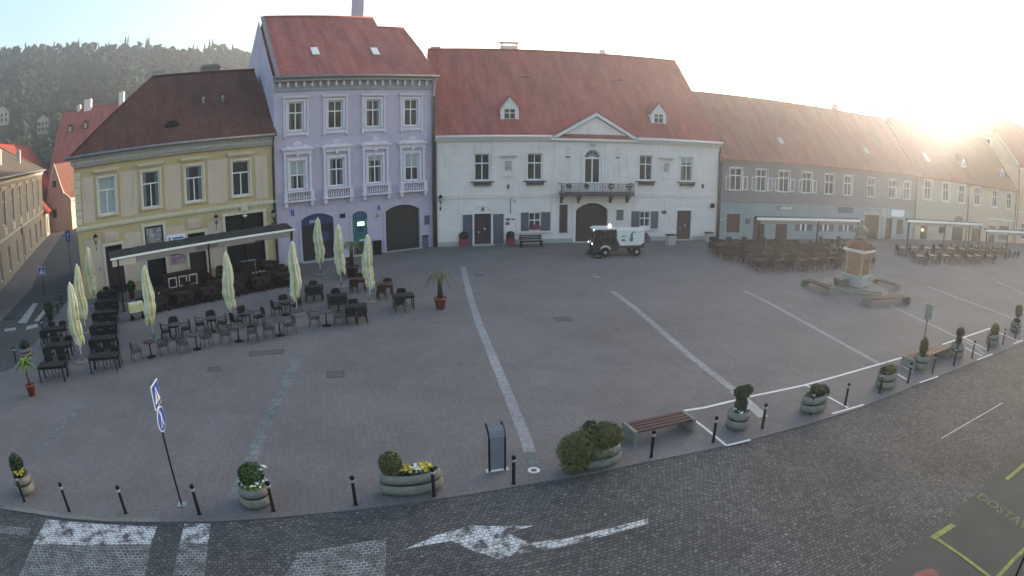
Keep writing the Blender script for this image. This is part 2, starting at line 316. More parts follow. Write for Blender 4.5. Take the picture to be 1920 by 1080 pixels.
# ================================================================== ground, roads, paving
RZ = -0.03
def edge_pts(px, z=0): return [G(x, y, z) for x, y in px]
M['ground'] = mat('far_ground', (.07,.075,.05), .95, .3, .2)
M['cobble'] = setts('granite_setts', (.064,.066,.069), (.132,.130,.128), (.022,.023,.025), .14, .11, .014, rot=-.12, bump=1.0, dist=.02, warp=.13, speck=.6, patch=(.62,.64,.68))
M['cobble_paint'] = setts('granite_setts_white_paint', (.055,.057,.061), (.115,.114,.113), (.05,.05,.052), .14, .11, .014, rot=-.12, bump=1.0, dist=.02, warp=.13, speck=.6, patch=(.7,.7,.72), paint=(.60,.62,.63), wear=.48)
M['cobble_worn'] = setts('granite_setts_worn_paint', (.055,.057,.061), (.115,.114,.113), (.16,.165,.165), .14, .11, .014, rot=-.12, bump=1.0, dist=.02, warp=.13, speck=.6, patch=(.7,.7,.72), paint=(.36,.38,.38), wear=.50, joint=True)
M['paving'] = setts('clay_grey_pavers', (.146,.131,.133), (.161,.145,.146), (.116,.105,.108), .40, .20, .008, rot=PI/2-.06, bump=.2, dist=.005, warp=.015, patch=(.78,.79,.78), stains=True)
M['slabs'] = setts('pale_stone_band', (.24,.24,.25), (.29,.285,.29), (.13,.13,.135), .42, .36, .012, rot=.3, bump=.3, dist=.005, patch=(.75,.76,.78))
M['slabs2'] = setts('blue_grey_stone_band', (.195,.205,.215), (.13,.14,.145), (.09,.095,.10), .42, .36, .02, rot=.2, bump=.3, dist=.005, patch=(.6,.65,.65), warp=.2)
M['kerb'] = setts('granite_kerb', (.16,.16,.155), (.19,.19,.18), (.06,.06,.06), 1.0, 3, .012, rot=.1, bump=.3, patch=(.8,.8,.8))
M['asphalt'] = mat('asphalt', (.060,.064,.068), .85, .18, .7, bump=.3, fine=60)
M['asphalt2'] = mat('worn_asphalt', (.066,.068,.060), .85, .14, .8, bump=.3, fine=60)
M['wline'] = mat('white_line_paint', (.62,.62,.60), .6, .14, 5, bump=.1); M['fline'] = mat('faded_line_paint', (.30,.30,.295), .7, .2, 2.5, bump=.1)
M['yline'] = mat('yellow_line_paint', (.22,.24,.06), .8, .35, 4, bump=.1)
struct(MB().prism([(-700,-60),(500,-60),(500,130),(-700,130)], -.6, -.10).build('ground', M['ground']))
struct(MB().prism([(-34,-8),(75,-8),(75,30),(-34,34)], -.5, RZ).build('road', M['cobble']))
# side street between the grey building and the yellow one
struct(MB().prism([(-24,34.2),(-21.2,40),(-29,60),(-44,82),(-60,112),(-66,109),(-50,78),(-38,54),(-31,40),(-29,34.2)], -.4, RZ-.003).build('side_street', M['asphalt']))
front = edge_pts([(0,953),(60,962),(120,971),(200,977),(300,978),(420,976),(600,962),(800,938),(1000,906),(1200,868),(1400,826),(1600,769),(1740,712),(1830,678),(1919,643)])
fr = [front[-1]+(front[-1]-front[-2]).normalized()*45]
left = [Vector((-16.2,14.9,0)),Vector((-18.6,16.5,0)),Vector((-20.2,19.2,0)),Vector((-20.9,23,0))]+edge_pts([(22,692),(75,633),(104,592),(124,566),(133,548)])+[Vector((-22.4,42.5,0)),Vector((-28,56,0)),Vector((-41,79,0)),Vector((-55,112,0))]
pl = left[::-1]+front+fr+[Vector((110,60,0)),Vector((60,100,0))]
struct(MB().prism([(p.x,p.y) for p in pl], -.45, 0).build('plaza', M['paving']))
def ribbon(pts, w, z=.004, mi=0, mb=None, t=.0):
    mb = mb or MB(); P = [Vector((p[0],p[1],0)) for p in pts]; L_ = []; R_ = []
    for i, p in enumerate(P):
        d = (P[min(i+1,len(P)-1)]-P[max(i-1,0)]).normalized(); nn = Vector((-d.y,d.x,0))
        L_.append(p+nn*w/2); R_.append(p-nn*w/2)
    for i in range(len(P)-1):
        mb.poly([(*R_[i].xy,z),(*R_[i+1].xy,z),(*L_[i+1].xy,z),(*L_[i].xy,z)], mi)
    return mb
def off(pts, d):
    P = [Vector((p[0],p[1],0)) for p in pts]; o = []
    for i, p in enumerate(P):
        t = (P[min(i+1,len(P)-1)]-P[max(i-1,0)]).normalized(); o.append(p+Vector((-t.y,t.x,0))*d)
    return o
kl = left[:9][::1]
kb = MB(); ribbon(off(front[:5], .09), .20, .006, mb=kb); ribbon(off([Vector((-16.2,14.9,0))]+[front[0]], .09), .2, .006, mb=kb); struct(kb.build('kerb', M['kerb']))
# left pavement along the grey building, with its kerb
lp = [Vector((-24.5,20,0)),Vector((-25.6,28,0))]+edge_pts([(0,602),(28,575),(60,541)])+[Vector((-33.5,52,0)),Vector((-44,76,0)),Vector((-58,108,0))]
struct(MB().prism([(p.x,p.y) for p in lp]+[(-62,106),(-39,52),(-36,40),(-36,20)], -.45, 0.0).build('pavement', M['paving']))
# corner pavement and delivery bay at the lower right
rb = edge_pts([(1640,1100),(1665,1058),(1700,1032),(1745,1004),(1800,955),(1850,905),(1890,862),(1919,838)])
struct(MB().prism([(p.x,p.y) for p in rb]+[(rb[-1].x+12,rb[-1].y+2.5),(26,-4),(8,-4)], -.45, -.012).build('pavement', M['asphalt2']))
def mark(name, pts_px, w, m, z=.004, zz=0):
    return struct(ribbon([G(x,y,zz) for x,y in pts_px], w, zz+z).build(name, m))
def markp(name, pts_px, m, z=.004, zz=RZ):
    mb = MB(); P = [G(x,y,zz) for x,y in pts_px]; mb.poly([(p.x,p.y,zz+z) for p in P][::-1]); return struct(mb.build(name, m))
# stone bands in the square
mark('paving', [(868,500),(880,550),(900,612),(925,672),(955,745),(985,820),(993,848)], .36, M['slabs'])
mark('paving', [(993,848),(1001,878)], .36, M['slabs2'], .005)
mark('paving', [(1148,546),(1190,577),(1240,620),(1290,664),(1340,703),(1376,731)], .34, M['slabs'])
mark('paving', [(1378,733),(1432,782)], .42, M['fline'], .006)
mark('paving', [(1395,545),(1440,567),(1500,600),(1560,633),(1620,666),(1650,683)], .30, M['slabs'])
mark('paving', [(1668,572),(1720,597),(1780,625),(1832,652),(1845,664)], .26, M['slabs'])
mark('paving', [(1740,537),(1800,560),(1860,582),(1910,602)], .24, M['slabs'])
mark('paving', [(1866,527),(1919,550)], .24, M['slabs'])
mark('paving', [(556,668),(540,712),(520,752),(492,812),(466,872),(440,938)], .42, M['slabs2'])
mark('paving', [(158,752),(120,796),(70,850)], .30, M['slabs2'], .003)
for p in ([(1112,518),(1126,521)],): mark('paving', p, .3, M['slabs'])
# parking box lines
lw = .10
mark('road_marking', [(1278,771),(1320,764.7),(1410.6,742.8),(1507.5,722.5),(1635.6,686.6),(1701,667.8),(1757.5,649),(1807.5,632.5),(1857,615.6)], lw+.03, M['wline'], .009)
for p in ([(1283,774),(1322,803),(1362,836)], [(1362,836),(1407,825)], [(1512,723),(1550,743),(1590,765)], [(1560,776),(1619,759)], [(1690,686),(1712,698)], [(1680,700),(1700,712)], [(1724,718),(1759,706)], [(1808,634),(1850,656)], [(1805,650),(1842,668)], [(1832,675),(1861,664)], [(1862,619),(1912,641)], [(1900,645),(1918,638)]):
    mark('road_marking', p, lw, M['wline'], .012)
mark('road_marking', [(1765,822),(1820,790),(1880,755)], .07, M['fline'], .004, RZ)
# crossing bars and turn arrow, worn into the setts
markp('road_marking', [(88,974),(295,988),(283,1020),(62,1020)], M['cobble_paint'], .006); markp('road_marking', [(62,1021),(284,1021),(270,1095),(30,1095)], M['cobble_worn'], .006)
markp('road_marking', [(346,982),(395,982),(390,1020),(337,1019)], M['cobble_paint'], .006); markp('road_marking', [(337,1020),(390,1021),(382,1095),(320,1095)], M['cobble_worn'], .006)
markp('road_marking', [(-10,985),(60,990),(52,1003),(-10,1000)], M['cobble_worn'], .006)
markp('road_marking', [(560,1037),(725,1008),(722,1085),(530,1085)], M['cobble_worn'], .006)
markp('road_marking', [(757,1031),(820,1003),(881,986),(1001,986),(952,1000),(991,1018),(1060,1010),(1215,972),(1216,982),(1060,1024),(984,1037),(936,1048),(888,1033),(847,1014)], M['cobble_paint'], .006)
# yellow delivery bay
Z5 = -.012
mark('road_marking', [(1748,1009),(1788,984)], .20, M['yline'], .006, Z5); mark('road_marking', [(1757,1011),(1800,1040),(1860,1085)], .12, M['yline'], .010, Z5)
mark('road_marking', [(1868,1085),(1900,1050),(1935,1015)], .14, M['yline'], .014, Z5); mark('road_marking', [(1887,899),(1919,872),(1930,862)], .16, M['yline'], .006, Z5)
a, b = G(1841,933,Z5), G(1935,996,Z5)
wd = text('DOSTAVA', 'road_marking', mat('faded_yellow_paint', (.15,.16,.06), .8, .4, 3), None, .62, Matrix.Translation(((a+b)/2)+Vector((0,0,.008))) @ Matrix.Rotation(math.atan2((b-a).y,(b-a).x), 4, 'Z'), .001); struct(wd)
c_ = G(1725,1080,Z5); mb = MB(); mb.poly([(c_.x+.55*math.cos(w*PI/8), c_.y+.28*math.sin(w*PI/8)-.12, Z5+.006) for w in range(16)]); struct(mb.build('road_marking', mat('red_ground_paint', (.20,.055,.06), .7, .2, 4)))
# inlaid round stone at the end of the first band; manhole and slab covers
c_ = G(1001,882); mb = MB()
for k in range(20):
    w0, w1 = 2*PI*k/20, 2*PI*(k+1)/20
    mb.poly([(c_.x+.17*math.cos(w0),c_.y+.17*math.sin(w0),.010),(c_.x+.17*math.cos(w1),c_.y+.17*math.sin(w1),.010),(c_.x+.09*math.cos(w1),c_.y+.09*math.sin(w1),.010),(c_.x+.09*math.cos(w0),c_.y+.09*math.sin(w0),.010)][::-1])
struct(mb.build('road_marking', M['wline']))
def cover(px, py, w, d, rz, label):
    p = G(px, py); t = thing('manhole_cover', label, 'manhole cover', (p.x,p.y,0), rz, 'covers let into the square')
    MB().box(-w/2,w/2,-d/2,d/2,-.02,.005).build('cover_plate', M['fm1'], t); f = MB()
    for a0,a1,b0,b1 in ((-w/2-.05,w/2+.05,-d/2-.05,-d/2),(-w/2-.05,w/2+.05,d/2,d/2+.05),(-w/2-.05,-w/2,-d/2,d/2),(w/2,w/2+.05,-d/2,d/2)): f.box(a0,a1,b0,b1,-.02,.008)
    f.build('cover_frame', M['fm2'], t)
M['fm1'] = mat('cover_infill', (.09,.088,.088), .8, .2, 6); M['fm2'] = mat('cover_frame_iron', (.045,.045,.045), .6, .2, 6)
cover(500,661,1.5,.5,.1,'long slab cover in the paving below the bistro tables'); cover(629,702,.6,.6,.05,'square cover in the middle left of the square')
cover(1056,598,.8,.6,0,'square cover between the two long pale paving bands'); cover(402,692,.5,.4,.1,'small cover left of the long slab cover'); cover(897,516,.5,.4,0,'small cover near the top of the first paving band')

# ================================================================== buildings
def arc(u0, u1, zs, zc, n=12):
    c, h = (u0+u1)/2, (u1-u0)/2
    return [(c-h*math.cos(PI*i/n), zs+(zc-zs)*math.sin(PI*i/n)) for i in range(n+1)]
def segarc(u0, u1, zs, zc, n=12):
    h, r = (u1-u0)/2, zc-zs; RR = (h*h+r*r)/(2*r); cz = zc-RR; c = (u0+u1)/2; a = math.asin(h/RR)
    return [(c+RR*math.sin(-a+2*a*i/n), cz+RR*math.cos(-a+2*a*i/n)) for i in range(n+1)]
wrnd = random.Random(3); M['drape'] = mat('net_curtain', (.16,.16,.165), .9, .3, 6)
class House:
    def __init__(s, name, label, o, az, L_, D, ze, wallm, cat='building'):
        s.t = thing(name, label, cat, (o[0],o[1],0), R(az)); s.L = L_; s.D = D; s.ze = ze; s.wm = wallm; s.h = []; s.arches = []; s.u0 = 0
        s.o = Vector((o[0],o[1],0)); s.d = Vector((math.cos(R(az)),math.sin(R(az)),0)); s.n = Vector((-s.d.y,s.d.x,0))
    def hole(s, u0, u1, z0, z1, rise=0, full=False):
        s.h.append((u0,u1,z0,z1+rise))
        if rise: s.arches.append((u0,u1,z1,z1+rise,full))
    def wall(s, mb=None, zt=None, rec=.28, tan=None, rd=None, z0=-.3, gable=True, bands=None):
        mb = MB(); zt = zt or s.ze
        us = sorted({s.u0, s.L, *[x for h in s.h for x in h[:2]]}); zs = sorted({z0, zt, *[x for h in s.h for x in h[2:]]})
        if bands: zs = sorted(set(zs) | set(b_[0] for b_ in bands if b_[0] < zt))
        for i in range(len(us)-1):
            for j in range(len(zs)-1):
                uc, zc = (us[i]+us[i+1])/2, (zs[j]+zs[j+1])/2
                if any(h[0] < uc < h[1] and h[2] < zc < h[3] for h in s.h): continue
                mi = 0
                for k, b_ in enumerate(bands or ()):
                    if zc < b_[0] : mi = b_[1]; break
                mb.poly([(us[i],0,zs[j]),(us[i+1],0,zs[j]),(us[i+1],0,zs[j+1]),(us[i],0,zs[j+1])], mi)
        for u0,u1,a0,a1 in s.h:
            mb.poly([(u0,0,a0),(u0,rec,a0),(u0,rec,a1),(u0,0,a1)]); mb.poly([(u1,0,a1),(u1,rec,a1),(u1,rec,a0),(u1,0,a0)])
            mb.poly([(u0,0,a1),(u0,rec,a1),(u1,rec,a1),(u1,0,a1)]); mb.poly([(u1,0,a0),(u1,rec,a0),(u0,rec,a0),(u0,0,a0)])
        for u0,u1,a0,a1,full in s.arches:
            p = (arc if full else segarc)(u0,u1,a0,a1); m_ = len(p)//2
            mb.extr([(u0,a1)]+p[:m_+1], 0, rec); mb.extr([(u1,a1)]+p[m_:][::-1], 0, rec)
        D = s.D; rd_ = rd or D/2; zr = zt+(tan or 0)*rd_*(1 if gable else 0)
        mb.poly([(s.u0,D,z0),(s.u0,0,z0),(s.u0,0,zt)]+([(s.u0,rd_,zr)] if gable and tan else [])+[(s.u0,D,zt)])
        zr = getattr(s, 'right_peak', zr); mb.poly([(s.L,0,z0),(s.L,D,z0),(s.L,D,zt)]+([(s.L,rd_,zr)] if gable and tan else [])+[(s.L,0,zt)])
        mb.poly([(s.L,D,z0),(s.u0,D,z0),(s.u0,D,zt),(s.L,D,zt)])
        # dark room behind the openings so that no daylight shows through
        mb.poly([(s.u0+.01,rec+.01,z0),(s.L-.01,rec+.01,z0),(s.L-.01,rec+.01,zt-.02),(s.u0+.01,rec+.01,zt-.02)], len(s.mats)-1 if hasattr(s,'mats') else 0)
        s.w = mb.build('wall', getattr(s,'mats',[s.wm]), s.t); return s.w
    def roof(s, m, tan, rd, oh=.45, hipL=0, hipR=0, ze=None, u0=None, u1=None, th=.14, back=True, vo=.15):
        ze = ze or s.ze; u0 = (s.u0 if u0 is None else u0)-vo; u1 = (s.L if u1 is None else u1)+vo; zr = ze+tan*rd; mb = MB()
        D2 = rd*2+oh; e = ze-oh*tan
        def slab(pts): mb.poly(pts); mb.poly([(p[0],p[1],p[2]-th) for p in pts][::-1]); 
        def rim(pts):
            for i in range(len(pts)):
                a_, b_ = pts[i], pts[(i+1) % len(pts)]; mb.poly([(a_[0],a_[1],a_[2]-th),(b_[0],b_[1],b_[2]-th),b_,a_])
        f = [(u0,-oh,e),(u1,-oh,e),(u1-hipR,rd,zr),(u0+hipL,rd,zr)]; slab(f); rim(f)
        bk = [(u1,D2,e),(u0,D2,e),(u0+hipL,rd,zr),(u1-hipR,rd,zr)]; slab(bk); rim(bk)
        if hipL: q = [(u0,D2,e),(u0,-oh,e),(u0+hipL,rd,zr)]; slab(q)
        if hipR: q = [(u1,-oh,e),(u1,D2,e),(u1-hipR,rd,zr)]; slab(q)
        # ridge caps
        mb.tube([(u0+hipL,rd,zr+.02),(u1-hipR,rd,zr+.02)], .12, 6)
        if hipL: mb.tube([(u0,-oh,e+.02),(u0+hipL,rd,zr+.02)], .10, 6)
        if hipR: mb.tube([(u1,-oh,e+.02),(u1-hipR,rd,zr+.02)], .10, 6)
        s.rf = mb.build('roof', m, s.t); return s.rf
    def window(s, uc, w, z0, z1, pane=None, rec=.12, surround=None, sm=None, sill=None, mull=1, tr=.66, fw=.09, hood=None, cur=None, hole=True, arch=0):
        u0, u1 = uc-w/2, uc+w/2; mb = MB(); a, b = rec, rec+.07
        mb.box(u0,u0+fw,a,b,z0,z1+arch*0); mb.box(u1-fw,u1,a,b,z0,z1); mb.box(u0+fw,u1-fw,a,b,z0,z0+fw); mb.box(u0+fw,u1-fw,a,b,z1-fw,z1)
        zt = z0+(z1-z0)*tr
        if tr: mb.box(u0+fw,u1-fw,a-.012,b,zt-.045,zt+.045)
        for k in range(mull):
            c = u0+(u1-u0)*(k+1)/(mull+1); t_ = .04
            mb.box(c-t_,c+t_,a-.006,b,z0+fw,(zt-.045) if tr else z1-fw)
            if tr and mull < 9 and s.topmull: mb.box(c-t_*.8,c+t_*.8,a-.006,b,zt+.045,z1-fw)
        o = mb.build('window', M['frame'], s.t)
        p = MB(); y = rec+.035; p.poly([(u0+.02,y,z0+.02),(u1-.02,y,z0+.02),(u1-.02,y,z1-.02),(u0+.02,y,z1-.02)]); p.build('pane', pane or M['glass'], o)
        if cur:
            q = MB(); q.box(u0+fw,u1-fw,rec+.012,rec+.028,z1-fw-(z1-z0)*cur,z1-fw); q.build('blind', M['curtain'], o)
        if pane is None and wrnd.random() < .5 and w < 1.7:
            q = MB(); k_ = (w-2*fw)*wrnd.uniform(.14,.26); q.box(u0+fw,u0+fw+k_,rec+.014,rec+.03,z0+fw,z1-fw); q.build('curtain', M['drape'], o); q = MB(); q.box(u1-fw-k_,u1-fw,rec+.014,rec+.03,z0+fw,z1-fw); q.build('curtain', M['drape'], o)
        if surround:
            q = MB(); t_ = surround; d_ = .05
            q.box(u0-t_,u0,-d_,.004,z0-.02,z1); q.box(u1,u1+t_,-d_,.004,z0-.02,z1); q.box(u0-t_,u1+t_,-d_-.003,.004,z1,z1+t_)
            if hood: q.box(u0-t_-.28,u1+t_+.28,-.20,.004,z1+hood,z1+hood+.10); q.box(u0-t_-.2,u1+t_+.2,-.13,.004,z1+hood-.07,z1+hood)
            q.build('surround', sm or M['trim'], o)
        if sill:
            q = MB(); q.box(u0-.12,u1+.12,-.16,.06,z0-.11,z0-.005); q.build('sill', sill, o)
        return o
    topmull = True
def chimney(h, u, d, zb, zt, w=.6, dd=.6, m=None, cap=True, parent=None):
    mb = MB(); mb.box(u-w/2,u+w/2,d-dd/2,d+dd/2,zb,zt)
    if cap: mb.box(u-w/2-.07,u+w/2+.07,d-dd/2-.07,d+dd/2+.07,zt,zt+.10); mb.box(u-w/2+.1,u+w/2-.1,d-dd/2+.1,d+dd/2-.1,zt+.1,zt+.28)
    return mb.build('chimney', m or M['white'], parent or h.t)
def dormer(h, u0, u1, y, zb, zs, za, roofm, tan, wm, ze):
    yb = lambda z: (z-ze)/tan
    mb = MB(); uc = (u0+u1)/2
    mb.poly([(u0,y,zb),(u1,y,zb),(u1,y,zs),(uc,y,za-.06),(u0,y,zs)]); mb.poly([(u0,y,zb),(u0,y,zs),(u0,yb(zs)+.1,zs)]); mb.poly([(u1,y,zs),(u1,y,zb),(u1,yb(zs)+.1,zs)])
    mb.box(u0-.05,u0+.12,y-.05,y,zb,zs); mb.box(u1-.12,u1+.05,y-.05,y,zb,zs); mb.box(u0+.12,u1-.12,y-.05,y,zs-.05,zs+.07)
    o = mb.build('dormer', wm, h.t)
    r = MB(); ov = .14
    for sgn, ue in ((-1,u0-ov),(1,u1+ov)):
        zz = zs-ov*.8
        q = [(ue,y-ov,zz),(uc,y-ov,za),(uc,yb(za)+.1,za),(ue,yb(zz)+.1,zz)]
        r.poly(q if sgn < 0 else q[::-1]); r.poly([(p[0],p[1],p[2]-.08) for p in q]); r.poly([q[0],q[1],(uc,y-ov,za-.09),(ue,y-ov,zz-.09)])
    r.build('dormer_roof', roofm, o)
    w = MB(); a, b, c, e = u0+.2, u1-.2, zb+.15, zs-.1
    w.box(a,a+.07,y-.03,y-.005,c,e); w.box(b-.07,b,y-.03,y-.005,c,e); w.box(uc-.03,uc+.03,y-.03,y-.005,c,e); w.box(a+.07,b-.07,y-.028,y-.006,(c+e)/2,(c+e)/2+.05); w.box(a+.07,b-.07,y-.028,y-.006,e-.07,e)
    w.build('dormer_window', M['frame'], o); g_ = MB(); g_.poly([(a,y-.012,c),(b,y-.012,c),(b,y-.012,e),(a,y-.012,e)]); g_.build('pane', M['glass'], o)
    return o
def clusters(mb, tol=.03):
    """faces grouped into pieces that touch; each piece becomes a part of its own"""
    par = list(range(len(mb.f)))
    def find(a):
        while par[a] != a: par[a] = par[par[a]]; a = par[a]
        return a
    own = {}
    for i, f in enumerate(mb.f):
        for v in f:
            if v in own: par[find(i)] = find(own[v])
            else: own[v] = i
    g = {}
    for i in range(len(mb.f)): g.setdefault(find(i), []).append(i)
    bx = []
    for k, fs in g.items():
        vs = [mb.v[j] for i in fs for j in mb.f[i]]; bx.append([[min(v[a] for v in vs)-tol for a in range(3)], [max(v[a] for v in vs) for a in range(3)], fs])
    ch = True
    while ch:
        ch = False
        for i in range(len(bx)):
            for j in range(i+1, len(bx)):
                a, b = bx[i], bx[j]
                if all(a[0][k] <= b[1][k] and b[0][k] <= a[1][k] for k in range(3)):
                    a[0] = [min(a[0][k], b[0][k]) for k in range(3)]; a[1] = [max(a[1][k], b[1][k]) for k in range(3)]; a[2] += b[2]; bx.pop(j); ch = True; break
            if ch: break
    out = []
    for _, _, fs in bx:
        q = MB(); mp = {}
        for i in fs:
            for v in mb.f[i]:
                if v not in mp: mp[v] = len(q.v); q.v.append(mb.v[v])
            q.f.append(tuple(mp[v] for v in mb.f[i])); q.m.append(mb.m[i]); q.sm.append(mb.sm[i])
        out.append(q)
    return out
NOSPLIT = {'rustication', 'balcony_railing', 'balcony_planter', 'window_grille'}
def part(h, name, m, fn, parent=None, bev=0):
    mb = MB(); fn(mb)
    if name in NOSPLIT: return mb.build(name, m, parent or h.t, bev=bev)
    os_ = [q.build(name, m, parent or h.t, bev=bev) for q in clusters(mb)]
    return os_[0]
def lantern(h, u, z, label):
    p = h.o+h.d*u; t = thing('wall_lantern', label, 'wall lamp', (p.x,p.y,z), math.atan2(h.d.y,h.d.x), 'lanterns on the house fronts')
    b = MB(); b.tube([(0,0,-.45),(0,-.25,-.35),(0,-.42,-.05),(0,-.42,.1)], .025, 6); b.box(-.06,.06,-.03,0,-.6,-.3); b.build('bracket', M['metal'], t)
    g_ = MB(); g_.lathe([(.10,.12),(.17,.45),(.17,.47)], 6, (0,-.42,0)); g_.build('lamp_glass', mat_lg, t)
    c = MB(); c.lathe([(.20,.47),(.12,.60),(.03,.66),(.02,.74)], 6, (0,-.42,0)); c.build('lamp_cap', M['metal'], t); c = MB(); c.lathe([(.06,.04),(.12,.12)], 6, (0,-.42,0)); c.build('lamp_base', M['metal'], t)
    return t
mat_lg = mat('milky_lamp_glass', (.35,.36,.36), .3, .1, 5)

# ---- yellow corner house with the bar
h = House('yellow_house', 'yellow two storey corner house with brown hipped roof and bar downstairs', (-20.54,37.92), 27.5, 15.1, 12.8, 9.0, M['yellow'])
h.mats = [M['yellow'], M['dark']]
for uc in (2.45,5.78,9.03,12.57): h.hole(uc-.66,uc+.66,5.4,7.85)
h.hole(2.0,3.3,0,3.3); h.hole(5.1,6.5,0,4.15); h.hole(8.3,9.6,.0,3.25); h.hole(11.2,14.15,0,4.1)
h.topmull = False
h.wall(gable=False)
for i, uc in enumerate((2.45,5.78,9.03,12.57)):
    h.window(uc, 1.32, 5.4, 7.85, surround=.14, sm=M['ctrim'], sill=M['ctrim'], tr=.66, pane=M['curtain'] if i == 0 else None, cur=None)
h.topmull = True
part(h, 'window_hood', M['ctrim'], lambda b: [ (b.box(u-1.0,u+1.0,-.22,.002,8.3,8.42), b.box(u-.9,u+.9,-.14,.002,8.20,8.3)) for u in (2.45,5.78,9.03,12.57)])
def pan(b):
    e = [0.55,1.45,3.45,4.75,6.8,8.0,10.05,11.5,13.65,14.6]
    for i in range(0,10,2): b.box(e[i],e[i+1],-.035,.002,5.05,8.05)
    for a_, c_ in ((0.5,1.75),(3.55,4.85),(6.75,8.05),(9.85,10.95)): b.box(a_,c_,-.035,.002,.6,3.9)
part(h, 'wall_panel', M['cream'], pan)
part(h, 'cornice', M['stone'], lambda b: (b.box(-.1,15.1,-.25,.003,8.78,8.95), b.box(-.25,15.1,-.36,.003,8.95,9.25), b.box(-.4,15.1,-.50,.003,9.25,9.38)))
part(h, 'string_course', M['ctrim'], lambda b: (b.box(-.05,15.1,-.16,.003,4.66,4.84), b.box(-.02,15.1,-.09,.003,4.56,4.66)))
h.roof(M['tile_brown'], .9, 5.45, oh=.5, hipL=6.9, ze=9.98, u1=15.0, vo=.25)
part(h, 'gutter', M['gutter'], lambda b: b.tube([(-.7,-.62,9.48),(15.05,-.62,9.48)], .11, 8))
part(h, 'drainpipe', M['pipe'], lambda b: b.tube([(14.98,-.6,9.4),(15.0,-.12,8.6),(15.0,-.1,0)], .06, 8))
part(h, 'corner_quoin', M['ctrim'], lambda b: [b.box(-.04,.45,-.05,.001,5+.5*k,5.42+.5*k) for k in range(7)])
part(h, 'roof_vent', M['dark'], lambda b: b.extr(segarc(7.0,8.2,10.75,11.15), .7, 1.7))
for u in (10.35,11.9): part(h, 'roof_vent', M['stone'], lambda b: b.lathe([(.14,0),(.10,.35),(.16,.4),(.02,.5)], 8, (u, 2.6, 12.25)))
chimney(h, 7.2, 5.9, 14.4, 15.3, .9, .6, M['stone']); chimney(h, 11.6, 5.9, 14.4, 15.3, 1.5, .6, M['oldgrey'])
for (a_, b_, c_, d_) in ((2.0,3.3,0,3.3),(8.3,9.6,0,3.25)):
    part(h, 'shop_door', M['door'], lambda b: (b.box(a_+.08,b_-.08,.15,.2,c_,d_-.7), b.box(a_,a_+.08,.12,.22,c_,d_), b.box(b_-.08,b_,.12,.22,c_,d_), b.box(a_+.08,b_-.08,.12,.22,d_-.7,d_-.6)))
part(h, 'shop_window', M['metal'], lambda b: (b.box(11.2,11.3,.1,.2,0,4.1), b.box(14.05,14.15,.1,.2,0,4.1), b.box(11.3,14.05,.1,.2,4.0,4.1), b.box(12.62,12.72,.1,.2,0,4.0), b.box(11.3,14.05,.1,.2,2.4,2.5)))
part(h, 'shop_window', M['metal'], lambda b: (b.box(5.1,5.2,.08,.2,0,4.15), b.box(6.4,6.5,.08,.2,0,4.15), b.box(5.2,6.4,.08,.2,4.05,4.15), b.box(5.2,6.4,.08,.2,2.85,2.95)))
part(h, 'window_poster', mat('grey_window_print', (.20,.19,.20), .5, .8, 3.5, two=(.50,.48,.50)), lambda b: b.box(5.22,6.38,.10,.14,2.98,4.02))
part(h, 'door_surround', M['ctrim'], lambda b: [ (b.box(a-.22,a,-.07,.003,0,t), b.box(c,c+.22,-.07,.003,0,t), b.box(a-.22,c+.22,-.075,.003,t,t+.2)) for a,c,t in ((2.0,3.3,3.3),(5.1,6.5,4.15),(8.3,9.6,3.25),(11.2,14.15,4.1))])
for a_ in (2.05,8.35): part(h, 'relief_plaque', M['cream'], lambda b: (b.box(a_,a_+1.1,-.06,.002,3.6,4.25), b.box(a_+.15,a_+.95,-.09,-.06,3.72,4.12), [b.lathe([(.0,-.01),(.07,0),(.0,.01)], 8, (a_+.3+.17*k,-.10,3.92)) for k in range(4)]))
sg = part(h, 'sign_board', M['signw'], lambda b: b.box(6.72,8.1,-.10,-.04,2.8,3.35)); part(h, 'sign_mark', M['blue'], lambda b: (b.box(6.86,6.96,-.112,-.10,2.88,3.22), b.box(7.15,7.95,-.112,-.10,3.05,3.15)), sg)
part(h, 'wall_vent', M['dark'], lambda b: b.box(4.44,4.8,-.03,.01,3.2,3.58)); part(h, 'wall_box', M['stone'], lambda b: b.box(1.33,1.56,-.08,0,1.74,2.03))
part(h, 'poster_panel', M['purple'], lambda b: b.box(6.9,8.0,-.08,-.038,1.35,2.45)); part(h, 'dish_lamp', M['signw'], lambda b: b.lathe([(.02,-.12),(.17,.02),(.19,.05),(.05,.12)], 10, (12.66,-.3,3.95)))
part(h, 'keystone_ornament', M['ctrim'], lambda b: (b.box(12.4,12.95,-.16,.003,4.32,4.66), b.box(12.5,12.85,-.2,-.16,4.36,4.9)))
part(h, 'voussoir_joint', M['ctrim'], lambda b: [b.box(u,u+.06,-.05,.002,4.32,4.55) for u in (10.9,11.3,11.7,12.1,13.2,13.6,14.0,14.4)])
lantern(h, 1.33, 3.6, 'wall lantern at the left end of the yellow house'); lantern(h, 10.45, 3.7, 'wall lantern left of the wide dark window on the yellow house'); lantern(h, 14.8, 3.5, 'wall lantern at the right end of the yellow house')

